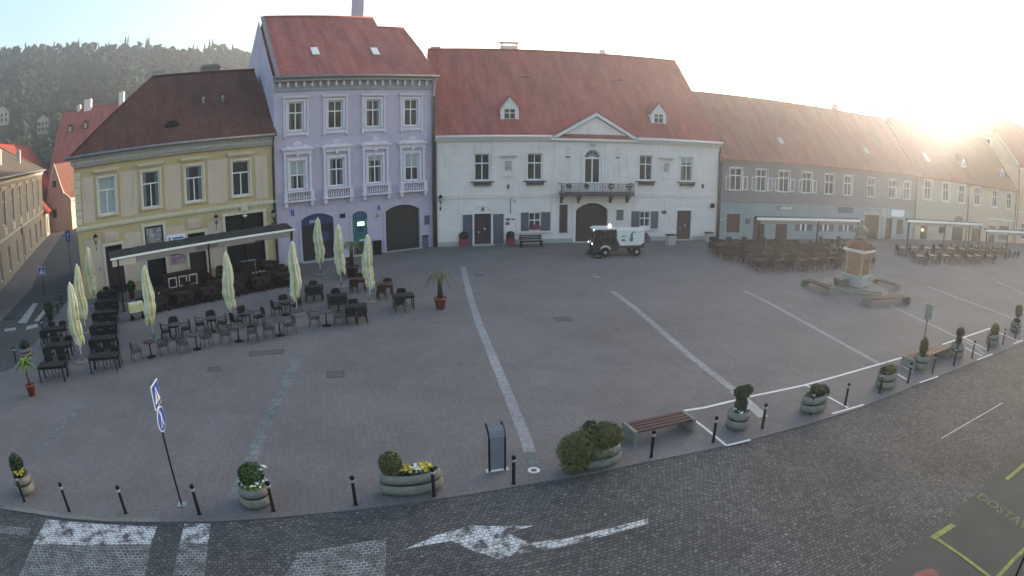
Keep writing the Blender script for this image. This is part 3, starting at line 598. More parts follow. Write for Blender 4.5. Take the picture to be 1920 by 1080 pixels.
# ---- lilac three storey house
h = House('lilac_house', 'tall lilac three storey house with white stucco window frames', (-7.09,44.99), 22.09, 13.0, 13.2, 13.3, M['lilac'])
h.mats = [M['lilac'], M['dark']]
U1 = (1.66,4.73,7.78,10.95); U2 = (1.74,4.8,7.9,11.0)
for u in U1: h.hole(u-.6,u+.6,9.65,11.78)
for u in U2: h.hole(u-.6,u+.6,5.38,7.5)
h.hole(1.87,4.4,0.0,3.12,.4); h.hole(5.92,7.15,0,3.1,.27); h.hole(8.65,11.58,0,3.14,.42)
h.right_peak = 16.5
h.wall(tan=.92, rd=6.5)
for u in U1:
    w = h.window(u, 1.2, 9.65, 11.78, surround=.18, sm=M['lilactrim'], hood=.30, fw=.11, tr=.62)
    part(h, 'window_pilaster', M['lilactrim'], lambda b: (b.box(u-.95,u-.82,-.09,.003,9.3,12.08), b.box(u+.82,u+.95,-.09,.003,9.3,12.08), b.box(u-.82,u+.82,-.08,.003,9.32,9.5), [b.lathe([(.02,9.1),(.09,9.22),(.09,9.3)], 6, (u+s_*.885,-.05,0)) for s_ in (-1,1)]), w)
for i, u in enumerate(U2):
    w = h.window(u, 1.2, 5.38, 7.5, surround=.20, sm=M['lilactrim'], fw=.11, tr=.60 if i not in (0,3) else .50, cur=(None,None,.14,.42)[i] if i else .46)
    part(h, 'window_pilaster', M['lilactrim'], lambda b: (b.box(u-1.05,u-.88,-.14,.003,5.3,7.95), b.box(u+.88,u+1.05,-.14,.003,5.3,7.95), b.box(u-1.1,u+1.1,-.15,.003,7.95,8.2), b.box(u-1.25,u+1.25,-.30,.003,8.28,8.40), b.box(u-1.15,u+1.15,-.2,.003,8.2,8.28), b.box(u-.10,u+.10,-.22,-.15,7.82,8.2)), w)
    part(h, 'window_crest', M['lilactrim'], lambda b: (b.extr([(u-1.1,8.40),(u+1.1,8.40),(u+.8,8.58),(u+.35,8.62),(u+.25,8.80),(u,8.92),(u-.25,8.80),(u-.35,8.62),(u-.8,8.58)], -.12, .003), [b.lathe([(.0,-.07),(.08,0),(.0,.07)], 8, (u+du,-.15,8.62+(.1 if du == 0 else 0))) for du in (-.5,-.25,0,.25,.5)]), w)
    def bal(b):
        b.box(u-1.22,u+1.22,-.40,.003,4.53,4.66); b.box(u-1.15,u+1.15,-.36,.003,5.22,5.32)
        for s_ in (-1,1): b.box(u+s_*1.0-.14,u+s_*1.0+.14,-.35,.003,4.66,5.22); b.box(u+s_*1.0-.12,u+s_*1.0+.12,-.3,.003,4.22,4.53); b.lathe([(.02,4.05),(.10,4.15),(.1,4.22)], 8, (u+s_*1.0,-.12,0))
        for k in range(9): b.lathe([(.05,4.66),(.075,4.80),(.035,4.98),(.045,5.1),(.06,5.22)], 6, (u-.74+.185*k,-.26,0))
    part(h, 'window_balustrade', M['lilactrim'], bal, w)
part(h, 'frieze', M['lilacdark'], lambda b: (b.box(0,13,-.06,.003,12.66,13.26), b.box(0,13,-.10,.003,12.56,12.66)))
part(h, 'cornice_bracket', M['lilactrim'], lambda b: [b.extr([(k*.62+.3,13.26),(k*.62+.46,13.26),(k*.62+.44,12.86),(k*.62+.32,12.86)], -.28, -.06) for k in range(21)])
part(h, 'cornice', M['stone'], lambda b: (b.box(-.1,13.05,-.42,.003,13.26,13.42), b.box(-.15,13.08,-.52,.003,13.42,13.52)))
part(h, 'gutter', M['gutter'], lambda b: b.tube([(-.2,-.6,13.56),(13.1,-.6,13.56)], .11, 8)); part(h, 'gutter', M['gutter'], lambda b: b.tube([(12.75,-.5,13.4),(12.75,-.1,12.3),(12.75,-.1,0)], .065, 8))
part(h, 'drainpipe', M['pipe'], lambda b: b.tube([(12.95,-.06,12),(12.95,-.06,0)], .09, 8))
h.roof(M['tile_mid'], .9, 6.5, oh=.35, ze=13.68, u0=.45, u1=10.2, vo=.1)
lr = MB(); q = [(10.3,-.33,13.38),(13.15,-.33,13.38),(13.15,2.6,16.02),(12.75,5.35,18.45),(10.3,5.35,18.45)]; lr.poly(q); lr.poly([(10.3,5.35,18.45),(12.75,5.35,18.45),(13.1,10.8,13.5),(10.3,10.8,13.5)]); lr.poly([(13.15,-.33,13.38),(13.15,10.8,13.38),(12.75,5.35,18.45),(13.15,2.6,16.02)]); lr.tube([(10.3,5.35,18.47),(12.75,5.35,18.47)], .1, 6)
lr.build('lower_roof', M['tile_mid'], h.t)
part(h, 'verge_flashing', M['gutter'], lambda b: b.poly([(.1,-.38,13.42),(.42,-.38,13.44),(.42,6.5,19.62),(.1,6.5,19.6)]))
part(h, 'verge_flashing', M['gutter'], lambda b: b.extr([(.0,13.2),(.12,13.2),(.12,13.6),(0,13.6)], -.4, 6.5)) if 0 else None
chimney(h, 8.95, 6.9, 18.4, 22.6, .86, .8, M['lilac'])
for (a_, y_) in ((3.8,2.35),(8.85,2.35)):
    z_ = 13.68+.9*y_; part(h, 'skylight', M['frame'], lambda b: b.poly([(a_-.3,y_-.38,z_-.342+.1),(a_+.3,y_-.38,z_-.342+.1),(a_+.3,y_+.38,z_+.342+.1),(a_-.3,y_+.38,z_+.342+.1)])); 
M['navy'] = mat('navy_fascia', (.03,.045,.12), .4, .15, 3); M['tealb'] = mat('teal_machine_panel', (.05,.16,.16), .4, .1, 3)
sf = part(h, 'shopfront', M['gate'], lambda b: (b.box(1.87,4.4,.20,.24,.12,2.85), b.box(1.87,1.97,.12,.2,.12,3.1), b.box(4.3,4.4,.12,.2,.12,3.1), b.box(3.05,3.13,.14,.2,.12,2.7)))
part(h, 'shop_sign', M['navy'], lambda b: b.extr([(1.89,2.7)]+segarc(1.89,4.38,3.1,3.5)+[(4.38,2.7)], .08, .14), sf)
text('ERSTE', 'shop_lettering', M['signw'], sf, .30, Matrix.Translation((2.95,.07,2.93)) @ Matrix.Rotation(PI/2,4,'X'), .006)
part(h, 'shop_notice', mat('blue_notice', (.035,.06,.14), .4, .1, 3), lambda b: b.box(3.55,4.05,.18,.198,1.45,2.1), sf)
af = part(h, 'cash_machine', M['tealb'], lambda b: (b.box(5.98,7.1,.14,.2,.95,2.72), b.box(6.3,6.85,.10,.14,1.35,2.6)))
part(h, 'machine_screen', mat('lit_screen', (.75,.88,1.0), .4, 0, emis=1.6), lambda b: b.box(6.38,6.88,.06,.098,2.28,2.52), af); part(h, 'machine_keypad', M['navy'], lambda b: (b.box(6.38,6.82,.07,.1,1.75,2.2), b.box(6.3,6.75,.04,.098,1.5,1.56)), af)
part(h, 'machine_label', M['signw'], lambda b: b.box(6.5,6.85,.12,.139,1.10,1.18), af); part(h, 'machine_base', M['gate'], lambda b: b.box(5.98,7.1,.16,.24,0,.94), af)
part(h, 'machine_sign', mat('blue_teal_fascia', (.035,.09,.17), .4, .1, 3), lambda b: b.extr([(5.94,2.74)]+segarc(5.94,7.13,3.1,3.35)+[(7.13,2.74)], .08, .14), af)
part(h, 'garage_door', M['gate'], lambda b: (b.box(8.65,11.58,.18,.22,.06,3.5), [b.box(8.7,11.53,.165,.18,.1+.28*k,.1+.28*k+.24) for k in range(12)]))
part(h, 'arch_surround', M['lilac'], lambda b: [ (b.box(a-.2,a,-.05,.002,0,z), b.box(c,c+.2,-.05,.002,0,z)) for a,c,z in ((1.87,4.4,3.12),(5.92,7.15,3.1),(8.65,11.58,3.14))])
part(h, 'threshold', M['stone'], lambda b: (b.box(1.7,4.6,-.35,.1,-.02,.10), b.box(5.8,7.3,-.35,.1,-.02,.10), b.box(8.5,11.75,-.2,.1,-.02,.05)))
part(h, 'plaque', M['gate'], lambda b: b.box(4.92,5.36,-.04,.002,2.98,3.32)); part(h, 'plaque', M['shutter'], lambda b: b.box(12.0,12.43,-.04,.002,1.82,2.55))
part(h, 'blue_sign', mat('violet_blue_sign', (.10,.09,.42), .5, .1, 4), lambda b: (b.box(1.12,1.2,-.05,0,3.55,4.0), b.box(1.26,1.36,-.05,0,3.5,4.0), b.box(7.9,8.1,-.35,-.30,3.35,3.72)))
part(h, 'alarm_box', M['stone'], lambda b: b.lathe([(.12,-.02),(.15,.1),(.12,.22)], 8, (8.02,-.1,2.85)))

# ---- white town hall
h = House('town_hall', 'white town hall with triangular pediment, balcony and long red roof', (4.93,49.52), -1.37, 24.9, 18.4, 8.5, M['white'])
h.mats = [M['white'], M['dark']]; T = h
UW = (3.72,7.97,17.65,21.58)
for u in UW: h.hole(u-.63,u+.63,5.18,7.36)
h.hole(12.1,13.6,4.25,7.0,.74,True); h.hole(11.44,14.25,0,2.66,.62); h.hole(3.06,4.43,0,2.55); h.hole(7.5,8.5,1.12,2.55); h.hole(17.15,18.2,1.2,2.58); h.hole(20.75,22.2,0,2.62)
h.wall(tan=.93, rd=8.75)
for i, u in enumerate(UW):
    w = h.window(u, 1.26, 5.18, 7.36, surround=.10, sm=M['white'], fw=.10, tr=.64, cur=(None,None,None,.22)[i])
    part(h, 'flower_box', M['pipe'], lambda b: (b.box(u-.7,u+.7,-.28,-.02,4.82,5.04), b.box(u-.95,u+.95,-.10,.003,5.06,5.14)), w)
fw_ = MB(); pts = arc(12.1,13.6,7.0,7.74,12); a, b_ = .12, .20
fw_.box(12.1,12.25,a,b_,4.25,7.0); fw_.box(13.45,13.6,a,b_,4.25,7.0); fw_.box(12.25,13.45,a-.01,b_,6.93,7.08); fw_.box(12.8,12.9,a,b_,4.25,6.93); fw_.box(12.25,12.8,a,b_,4.25,5.0); fw_.box(12.9,13.45,a,b_,4.25,5.0)
for k in range(12):
    p, q = pts[k], pts[k+1]; s_ = lambda p_: (12.85+(p_[0]-12.85)*.86, 7.0+(p_[1]-7.0)*.86); fw_.extr([p,q,s_(q),s_(p)], a, b_)
for an in (30,60,90,120,150): fw_.tube([(12.85,.16,7.05),(12.85+.68*math.cos(R(an)),.16,7.0+.67*math.sin(R(an)))], .028, 4)
w = fw_.build('balcony_door', M['frame'], h.t); MB().box(12.12,13.58,.17,.19,4.3,6.95).build('pane', M['glass'], w); MB().extr(pts, .17, .19).build('fanlight_pane', M['glass'], w)
part(h, 'door_surround', M['trim'], lambda b: (b.box(11.9,12.1,-.07,.003,4.15,7.0), b.box(13.6,13.8,-.07,.003,4.15,7.0), [b.extr([pts[k],pts[k+1],(12.85+(pts[k+1][0]-12.85)*1.22,7+(pts[k+1][1]-7)*1.22),(12.85+(pts[k][0]-12.85)*1.22,7+(pts[k][1]-7)*1.22)], -.07, .003) for k in range(12)]), w)
part(h, 'coat_of_arms', M['stone'], lambda b: b.extr([(12.62,8.2),(13.08,8.2),(13.08,8.02),(12.85,7.9),(12.62,8.02)], -.12, .002))
for u in (5.8,19.55):
    o = part(h, 'relief_niche', M['stone'], lambda b: (b.box(u-.28,u+.28,-.05,.002,6.0,6.75), b.lathe([(0,6.1),(.12,6.2),(.1,6.4),(.05,6.45),(.09,6.55),(0,6.66)], 8, (u,-.05,0), sy=.5)))
    part(h, 'niche_frame', M['white'], lambda b: (b.box(u-.42,u-.28,-.07,.002,5.8,6.9), b.box(u+.28,u+.42,-.07,.002,5.8,6.9), b.box(u-.5,u+.5,-.10,.002,5.48,5.6), b.box(u-.4,u+.4,-.07,.002,5.6,5.8)), o)
    part(h, 'niche_hood', M['stone'], lambda b: b.box(u-.68,u+.68,-.18,.002,7.06,7.18), o)
part(h, 'string_course', M['white'], lambda b: (b.box(0,24.9,-.09,.003,3.82,3.98), b.box(0,24.9,-.05,.003,4.02,4.10)))
for x0, x1 in ((.05,2.0),(15.8,16.3),(22.6,24.7)): part(h, 'rustication', M['white'], lambda b: [b.box(x0,x1,-.025,.002,.45+.42*k,.45+.42*k+.385) for k in range(8)])
part(h, 'plinth', M['stone'], lambda b: [b.box(x0,x1,-.05,.003,-.1,.35) for x0,x1 in ((0,2.95),(4.55,11.2),(14.5,20.6),(22.35,24.9))])
part(h, 'pilaster', M['white'], lambda b: [b.box(u,u+.9,-.05,.002,4.12,8.3) for u in (9.6,10.9,13.95,15.2)])
part(h, 'wall_badge', M['pipe'], lambda b: [b.lathe([(0,-.02),(.12,0),(0,.02)], 8, (u,-.03,z)) for u,z in ((10.75,7.75),(15.0,7.75))] and None or [b.box(u-.35,u+.35,-.03,.002,7.02,7.12) for u in (10.75,15.0)])
part(h, 'cornice', M['trim'], lambda b: (b.box(0,24.9,-.16,.003,8.36,8.46), b.box(-.0,24.95,-.30,.003,8.46,8.62)))
part(h, 'gutter', M['trim'], lambda b: (b.tube([(0,-.42,8.72),(9.3,-.42,8.72)], .12, 8), b.tube([(16.7,-.42,8.72),(25.0,-.42,8.72)], .12, 8)))
part(h, 'drainpipe', M['pipe'], lambda b: (b.tube([(.02,-.12,8.4),(.02,-.12,0)], .09, 8), b.tube([(24.85,-.35,8.4),(24.85,-.12,7.8),(24.85,-.12,0)], .08, 8)))
h.roof(M['tile_red'], .9, 8.75, oh=.35, ze=9.08, u0=.1, u1=24.5, vo=.15)
rw = part(h, 'unseen_shade_wing', M['white'], lambda b: (b.box(1,11,18.4,62,-.3,10.8), b.extr([(.6,10.6),(11.4,10.6),(6,15.2)], 16, 62.3)))  # unseen wing, added to keep the low sun off the grey terrace front
pd = part(h, 'pediment', M['white'], lambda b: b.extr([(9.7,8.6),(16.4,8.6),(13.05,10.42)], -.12, 1.7))
part(h, 'pediment_cornice', M['trim'], lambda b: (b.extr([(9.3,8.44),(9.3,8.66),(16.8,8.66),(16.8,8.44)], -.34, 0), b.extr([(9.25,8.68),(9.75,8.68),(13.05,10.50),(13.05,10.78)], -.36, 2.2), b.extr([(16.85,8.68),(16.35,8.68),(13.05,10.50),(13.05,10.78)], -.36, 2.2)), pd)
part(h, 'pediment_roof', M['tile_red'], lambda b: (b.poly([(9.2,-.38,8.70),(13.05,-.38,10.83),(13.05,2.45,10.83),(9.2,.12,8.70)]), b.poly([(16.9,-.38,8.70),(13.05,-.38,10.83),(13.05,2.45,10.83),(16.9,.12,8.70)])), pd)
dormer(h, 5.45, 6.85, 1.2, 10.05, 11.15, 12.15, M['tile_red'], .9, M['trim'], 9.08); dormer(h, 18.65, 20.0, 1.25, 10.1, 11.15, 12.1, M['tile_red'], .9, M['trim'], 9.08)
for u, y in ((8.28,5.86),(17.07,5.95)): part(h, 'roof_vent', M['tile_grey'], lambda b: (b.box(u-.5,u+.5,y-.35,y+.2,9.08+.9*(y-.4)-.35,9.08+.9*(y-.4)+.12), b.box(u-.42,u+.42,y-.37,y-.35,9.08+.9*(y-.4)-.28,9.08+.9*(y-.4)+.02, 0)))
chimney(h, .75, 9.6, 16.4, 17.35, .9, .5, M['stone'], cap=False); chimney(h, 7.7, 9.6, 16.5, 17.5, 1.6, .6, M['white'], cap=False); part(h, 'chimney_cap', M['stone'], lambda b: (b.box(6.75,8.65,9.2,10.0,17.75,17.85), b.box(6.95,7.05,9.5,9.6,17.5,17.75), b.box(8.35,8.45,9.5,9.6,17.5,17.75)))
chimney(h, 17.0, 9.5, 16.3, 17.55, .55, .5, M['white'], cap=False)
part(h, 'antenna', M['stone'], lambda b: (b.tube([(24.4,9.1,16.4),(24.4,9.1,18.2)], .025, 5), b.tube([(24.4,9.1,17.2),(23.9,9.1,17.9)], .02, 4), b.tube([(24.4,9.1,17.5),(24.8,9.1,18.3)], .02, 4), b.tube([(24.4,9.1,17.8),(24.15,9.1,18.4)], .02, 4)))
def balc(b):
    b.box(9.95,16.05,-1.15,.002,4.02,4.17); b.box(9.85,16.15,-1.22,-1.15,3.98,4.2)
bo = part(h, 'balcony', M['pipe'], balc)
def rail(b):
    for x0,y0,x1,y1 in ((9.9,-1.15,16.1,-1.15),(9.9,-1.15,9.9,-.03),(16.1,-1.15,16.1,-.03)):
        for z, r in ((4.95,.03),(4.3,.02),(4.8,.012)): b.tube([(x0,y0,z),(x1,y1,z)], r, 6)
    for k in range(10): b.box(9.88+.69*k-.015,9.88+.69*k+.015,-1.17,-1.13,4.18,5.0)
    for k in range(9):
        c = 10.22+.69*k; pts_ = [(c+.2*math.cos(w*PI/7),-1.15,4.56+.2*math.sin(w*PI/7)) for w in range(15)]; b.tube(pts_, .014, 4, cap=False)
        b.tube([(c-.3,-1.15,4.78),(c,-1.15,4.56),(c+.3,-1.15,4.34)], .010, 4); b.tube([(c-.3,-1.15,4.34),(c,-1.15,4.56),(c+.3,-1.15,4.78)], .010, 4)
part(h, 'balcony_railing', M['metal'], rail, bo)
part(h, 'balcony_bracket', M['pipe'], lambda b: [b.extr([(u-.08,4.0),(u+.08,4.0),(u+.08,3.3),(u-.08,3.3)], -.25, 0) and b.tube([(u,-.05,3.3),(u,-.5,3.6),(u,-1.05,4.0)], .05, 5) for u in (10.15,11.6,14.4,15.9)], bo)
for u in (10.5,12.0,14.1,15.65): part(h, 'balcony_planter', M['leafd'], lambda b: b.leaves((u,-1.1,4.75), (.28,.18,.28), 90, .07), bo)
part(h, 'balcony_ornament', M['stone'], lambda b: (b.lathe([(.16,4.17),(.2,4.5),(.05,4.55),(.16,4.7),(0,4.85)], 8, (10.05,-1.0,0)), b.lathe([(.16,4.17),(.2,4.5),(.05,4.55),(.16,4.7),(0,4.85)], 8, (15.95,-1.0,0))), bo)
part(h, 'gate', M['gate'], lambda b: (b.box(11.44,14.25,.2,.25,0,3.28), b.box(12.8,12.88,.17,.2,0,3.25), [b.box(11.55+.66*i+(.1 if i>1 else 0),12.05+.66*i+(.1 if i>1 else 0),.175,.2,.2+1.2*j,1.2+1.2*j) for i in range(4) for j in range(2)]))
part(h, 'gate_surround', M['white'], lambda b: (b.box(11.2,11.44,-.07,.003,0,2.66), b.box(14.25,14.5,-.07,.003,0,2.66), [b.extr([p,q,(12.845+(q[0]-12.845)*1.16,2.66+(q[1]-2.66)*1.32+.0),(12.845+(p[0]-12.845)*1.16,2.66+(p[1]-2.66)*1.32)], -.07, .003) for p,q in zip(segarc(11.44,14.25,2.66,3.28)[:-1],segarc(11.44,14.25,2.66,3.28)[1:])]))
part(h, 'step', M['stone'], lambda b: (b.box(11.3,14.4,-.3,.1,-.02,.07), b.box(2.9,4.6,-.35,.1,-.02,.1), b.box(20.6,22.35,-.3,.1,-.02,.09)))
for a_, c_, t_ in ((3.06,4.43,2.55),(20.75,22.2,2.62)):
    d = part(h, 'door', M['door'], lambda b: (b.box(a_,c_,.18,.22,.1,t_), [b.box(a_+.1+(c_-a_)/2*i,a_+(c_-a_)/2*(i+1)-.1,.165,.18,.3+1.1*j,1.2+1.1*j) for i in range(2) for j in range(2)]))
    part(h, 'door_handle', M['signw'], lambda b: (b.lathe([(0,-.09),(.09,0),(0,.09)], 8, ((a_+c_)/2+.18,.14,1.3)), b.lathe([(0,-.07),(.07,0),(0,.07)], 8, ((a_+c_)/2-.3,.14,1.05))), d)
    part(h, 'door_surround', M['trim'], lambda b: (b.box(a_-.13,a_,-.06,.003,0,t_), b.box(c_,c_+.13,-.06,.003,0,t_), b.box(a_-.13,c_+.13,-.065,.003,t_,t_+.14), [b.extr([p,q,(q[0],q[1]+.07),(p[0],p[1]+.07)], -.05, .003) for p,q in zip(segarc(a_-.1,c_+.1,t_+.2,t_+.62)[:-1],segarc(a_-.1,c_+.1,t_+.2,t_+.62)[1:])]), d)
part(h, 'shutter', M['shutter'], lambda b: b.box(2.15,2.9,-.10,-.05,.05,2.5)); part(h, 'shutter', M['shutter'], lambda b: b.box(4.6,5.42,-.10,-.05,.05,2.5))
M['paper'] = mat('old_notice_paper', (.10,.085,.07), .7, .5, 6, two=(.22,.19,.16)); M['crimson'] = mat('crimson_cloth', (.20,.03,.06), .7, .15, 5)
for a_, c_, s0, s1 in ((7.5,8.5,6.85,9.28),(17.15,18.2,16.4,18.9)):
    w = h.window((a_+c_)/2, c_-a_, 1.13 if a_ < 9 else 1.2, 2.54, fw=.08, tr=.55)
    part(h, 'shutter', M['shutter'], lambda b: (b.box(s0,a_-.02,-.08,-.03,1.06,2.56), b.box(c_+.02,s1,-.08,-.03,1.06,2.56)), w)
    part(h, 'sill', M['trim'], lambda b: b.box(s0-.1,s1+.1,-.2,.02,.92,1.03), w)
part(h, 'red_cloth', M['crimson'], lambda b: b.extr([(7.55,1.18),(8.6,1.18),(8.35,1.55),(7.7,1.55)], -.16, .05))
part(h, 'notice_case', M['pipe'], lambda b: b.box(10.06,10.72,-.10,.002,.85,3.15)); part(h, 'notice_case', M['trim'], lambda b: (b.box(14.85,15.8,-.06,.002,1.6,2.85),))
part(h, 'notice_poster', M['paper'], lambda b: b.box(15.02,15.64,-.09,-.06,1.8,2.7)); part(h, 'notice_case', M['door'], lambda b: b.box(10.16,10.62,-.115,-.10,.95,3.05))
part(h, 'plaque', M['pipe'], lambda b: (b.box(19.25,19.68,-.04,.002,2.33,2.62), b.box(5.62,5.95,-.04,.002,1.95,2.12), b.box(5.62,5.9,-.04,.002,1.6,1.82), b.box(6.05,6.35,-.04,.002,1.98,2.08)))
part(h, 'wall_vent', M['pipe'], lambda b: (b.box(5.72,5.88,-.05,.002,4.5,4.86), b.box(23.14,23.34,-.05,.002,4.62,5.0), b.box(3.68,3.82,-.16,-.0,2.78,3.05)))
part(h, 'wall_bracket', M['stone'], lambda b: (b.tube([(5.98,-.06,2.5),(5.98,-.06,3.7),(6.0,-.3,3.75),(6.25,-.5,3.55)], .035, 6), b.lathe([(.02,.0),(.12,.06),(.05,.16)], 8, (6.25,-.5,3.42))))
lantern(h, .38, 3.5, 'wall lantern beside the left drainpipe of the town hall')
part(h, 'floodlight', M['metal'], lambda b: (b.box(24.05,24.35,-.35,-.12,2.9,3.3), b.tube([(24.2,0,3.1),(24.2,-.15,3.1)], .04, 6)))

# ---- long blue grey house
h = House('blue_grey_house', 'long blue grey house with nine white casement windows above a cafe', (29.75,48.75), -1.0, 28.45, 13, 7.5, M['slate'])
h.mats = [M['slate'], M['teal'], M['dark']]; UB = (1.85,4.75,7.5,10.45,13.6,16.35,20.1,23.8,26.55)
for u in UB: h.hole(u-.68,u+.68,4.5,6.6)
h.hole(.98,2.48,.65,2.4); h.hole(4.05,5.4,0,2.2); h.hole(6.75,8.2,0,2.1)
for a_ in (9.2,12.3,15.3): h.hole(a_,a_+2.3,.75,2.0)
h.hole(19.2,21.7,0,2.6); h.hole(22.95,24.1,0,2.3); h.hole(25.0,26.3,.5,2.2)
h.bandsm = None
h.wall(tan=.9, rd=6.6, bands=[(3.42,1),(99,0)])
for i, u in enumerate(UB):
    w = h.window(u, 1.36, 4.5, 6.6, fw=.10, tr=.66 if i < 4 else .60, surround=.06, sm=M['frame'], sill=M['slate'])
    if i < 4 or i == 7:
        def cas(b):
            for s_ in ((-1,1) if i < 4 else (1,)):
                x = u+s_*.70; ex = x+s_*.52
                lo_, hi_ = min(x,ex), max(x,ex)
                b.box(lo_,lo_+.06,-.16,-.12,4.6,5.85); b.box(hi_-.06,hi_,-.16,-.12,4.6,5.85); b.box(lo_+.06,hi_-.06,-.16,-.12,4.6,4.66); b.box(lo_+.06,hi_-.06,-.16,-.12,5.79,5.85)
        part(h, 'open_casement', M['frame'], cas, w)
part(h, 'string_course', M['slate'], lambda b: b.box(0,28.45,-.10,.003,3.42,3.56)); part(h, 'eaves_board', M['gutter'], lambda b: (b.box(0,28.45,-.3,.003,7.28,7.44), b.box(0,28.45,-.2,.003,7.12,7.28)))
h.roof(M['tile_pale'], .9, 6.6, oh=.4, ze=7.75, u0=.0, u1=28.4, vo=.0)
part(h, 'drainpipe', M['pipe'], lambda b: b.tube([(28.3,-.3,7.3),(28.3,-.1,6.9),(28.3,-.1,0)], .07, 8)); part(h, 'drainpipe', M['pipe'], lambda b: b.tube([(.12,-.1,7.0),(.12,-.1,0)], .08, 8))
for u in (8.2,20.7): part(h, 'skylight', M['stone'], lambda b: b.poly([(u-.25,1.45,7.75+.9*1.45+.12),(u+.3,1.45,7.75+.9*1.45+.12),(u+.3,2.1,7.75+.9*2.1+.12),(u-.25,2.1,7.75+.9*2.1+.12)]))
chimney(h, 20.2, 7.0, 13.4, 14.3, .7, .6, M['stone']); chimney(h, 27.3, 7.2, 13.3, 14.9, 1.6, .8, M['white'])
part(h, 'shop_window', M['door'], lambda b: (b.box(1.0,2.46,.1,.14,.67,2.38), )); part(h, 'window_frame', M['stone'], lambda b: (b.box(.84,.98,-.05,.003,.5,2.5), b.box(2.48,2.62,-.05,.003,.5,2.5), b.box(.98,2.48,-.05,.003,2.4,2.5)))
part(h, 'shop_door', M['door'], lambda b: (b.box(4.05,5.4,.12,.18,0,2.2), b.box(6.75,8.2,.12,.18,0,2.1), b.box(22.95,24.1,.12,.18,0,2.3)))
for a_ in (9.2,12.3,15.3): part(h, 'low_window', M['frame'], lambda b: (b.box(a_+.72,a_+.95,.06,.12,.8,1.95), b.box(a_+1.35,a_+1.58,.06,.12,.8,1.95))); part(h, 'shutter', M['shutter'], lambda b: (b.box(a_+.02,a_+.65,.02,.06,.78,1.98), b.box(a_+1.65,a_+2.28,.02,.06,.78,1.98)))
part(h, 'porch_frame', M['beige'], lambda b: (b.box(18.95,19.2,-.1,.003,0,2.6), b.box(21.7,21.95,-.1,.003,0,2.6), b.box(18.95,21.95,-.1,.003,2.6,2.85)))
sg = part(h, 'shop_sign', mat('grey_sign_board', (.20,.19,.20), .6, .2, 5), lambda b: b.box(6.85,8.75,-.08,-.002,2.72,3.2)); text('HIBRAK', 'shop_lettering', M['signw'], sg, .44, Matrix.Translation((7.85,-.09,2.98)) @ Matrix.Rotation(PI/2,4,'X'), .008)
part(h, 'shop_sign', mat('dull_blue_sign', (.10,.11,.19), .6, .15, 5), lambda b: b.box(15.0,17.3,-.09,-.002,2.72,3.3)); part(h, 'shop_sign', M['signw'], lambda b: b.box(23.8,26.2,-.09,-.002,2.52,3.28)); part(h, 'shop_sign', mat('dull_white_sign', (.38,.36,.36), .6, .1, 6), lambda b: b.box(21.85,22.8,-.09,-.002,2.5,3.25))
part(h, 'meter_box', M['shutter'], lambda b: b.box(3.1,3.55,-.1,-.002,1.45,1.95)); part(h, 'satellite_disc', M['signw'], lambda b: (b.lathe([(.02,-.04),(.16,0),(.02,.04)], 10, (.28,-.25,1.85)), b.lathe([(.02,-.03),(.1,0),(.02,.03)], 10, (.52,-.25,1.95))))

# ---- two right hand houses with one long roof line
def rhouse(name, label, u0, u1, wm, wins, roofm, extra):
    az = R(-6); o = (58.2+u0*math.cos(az), 48.10+u0*math.sin(az)+.12)
    h = House(name, label, o, -6, u1-u0, 14, 7.45, wm); h.mats = [wm, M['dark']]
    for u in wins: h.hole(u-u0-.7,u-u0+.7,4.75,7.0)
    for q in extra.get('holes', ()): h.hole(*q)
    h.wall(tan=.9, rd=7.1)
    for u in wins: h.window(u-u0, 1.4, 4.75, 7.0, fw=.10, tr=.6, surround=.2, sm=M['trim'], sill=M['trim'])
    h.roof(roofm, .9, 7.05, oh=.4, ze=7.7, vo=0); part(h, 'eaves_board', M['stone'], lambda b: b.box(0,h.L,-.32,.003,7.2,7.38)); return h
h = rhouse('beige_house', 'narrow beige house joined to the right of the blue grey house', 0, 10.85, M['beige'], (2.12,5.8,9.25), M['tile_pale'], dict(holes=[(1.2,2.6,0,1.9),(4.8,6.1,.8,1.6),(7.7,10.2,0,1.75),(7.9,10.1,2.2,2.65,.45)]))
part(h, 'drainpipe', M['pipe'], lambda b: b.tube([(10.8,-.3,7.2),(10.8,-.1,6.8),(10.8,-.1,0)], .08, 8))
sk_ = part(h, 'skylight', M['frame'], lambda b: b.poly([(3.3,1.55,9.22),(3.95,1.55,9.22),(3.95,2.65,10.21),(3.3,2.65,10.21)])); part(h, 'door', M['door'], lambda b: (b.box(1.22,2.58,.1,.15,0,1.88), b.box(7.72,10.18,.1,.15,0,1.73)))
part(h, 'lit_window', mat('warm_lit_glass', (1.0,.72,.18), .4, 0, emis=.55), lambda b: b.box(1.45,1.85,.07,.098,.95,1.25)); part(h, 'fanlight', M['shutter'], lambda b: b.box(7.95,10.05,.1,.14,2.2,3.05)); part(h, 'window_grille', M['pipe'], lambda b: [b.box(4.85+.2*k,4.88+.2*k,.02,.05,.8,1.6) for k in range(7)])
chimney(h, 6.7, 8.0, 13.6, 16.3, .95, .7, M['peach'])
h = rhouse('sand_house', 'sand coloured house with two small dormers in its roof at the right', 10.85, 23.7, M['beige2'], (13.0,17.55,21.6), tiles('brown_pale_tiles', (.20,.085,.055), (.24,.11,.07), (.17,.10,.07)), dict(holes=[(1.4,3.2,0,1.7),(5.6,7.4,0,2.2),(8.4,11.4,.4,2.3)]))
dormer(h, -.1, 1.0, 1.7, 9.25, 10.1, 10.75, M['tile_pale'], .9, M['trim'], 7.7); dormer(h, 9.7, 10.8, 1.4, 9.0, 9.8, 10.45, M['tile_pale'], .9, M['trim'], 7.7)
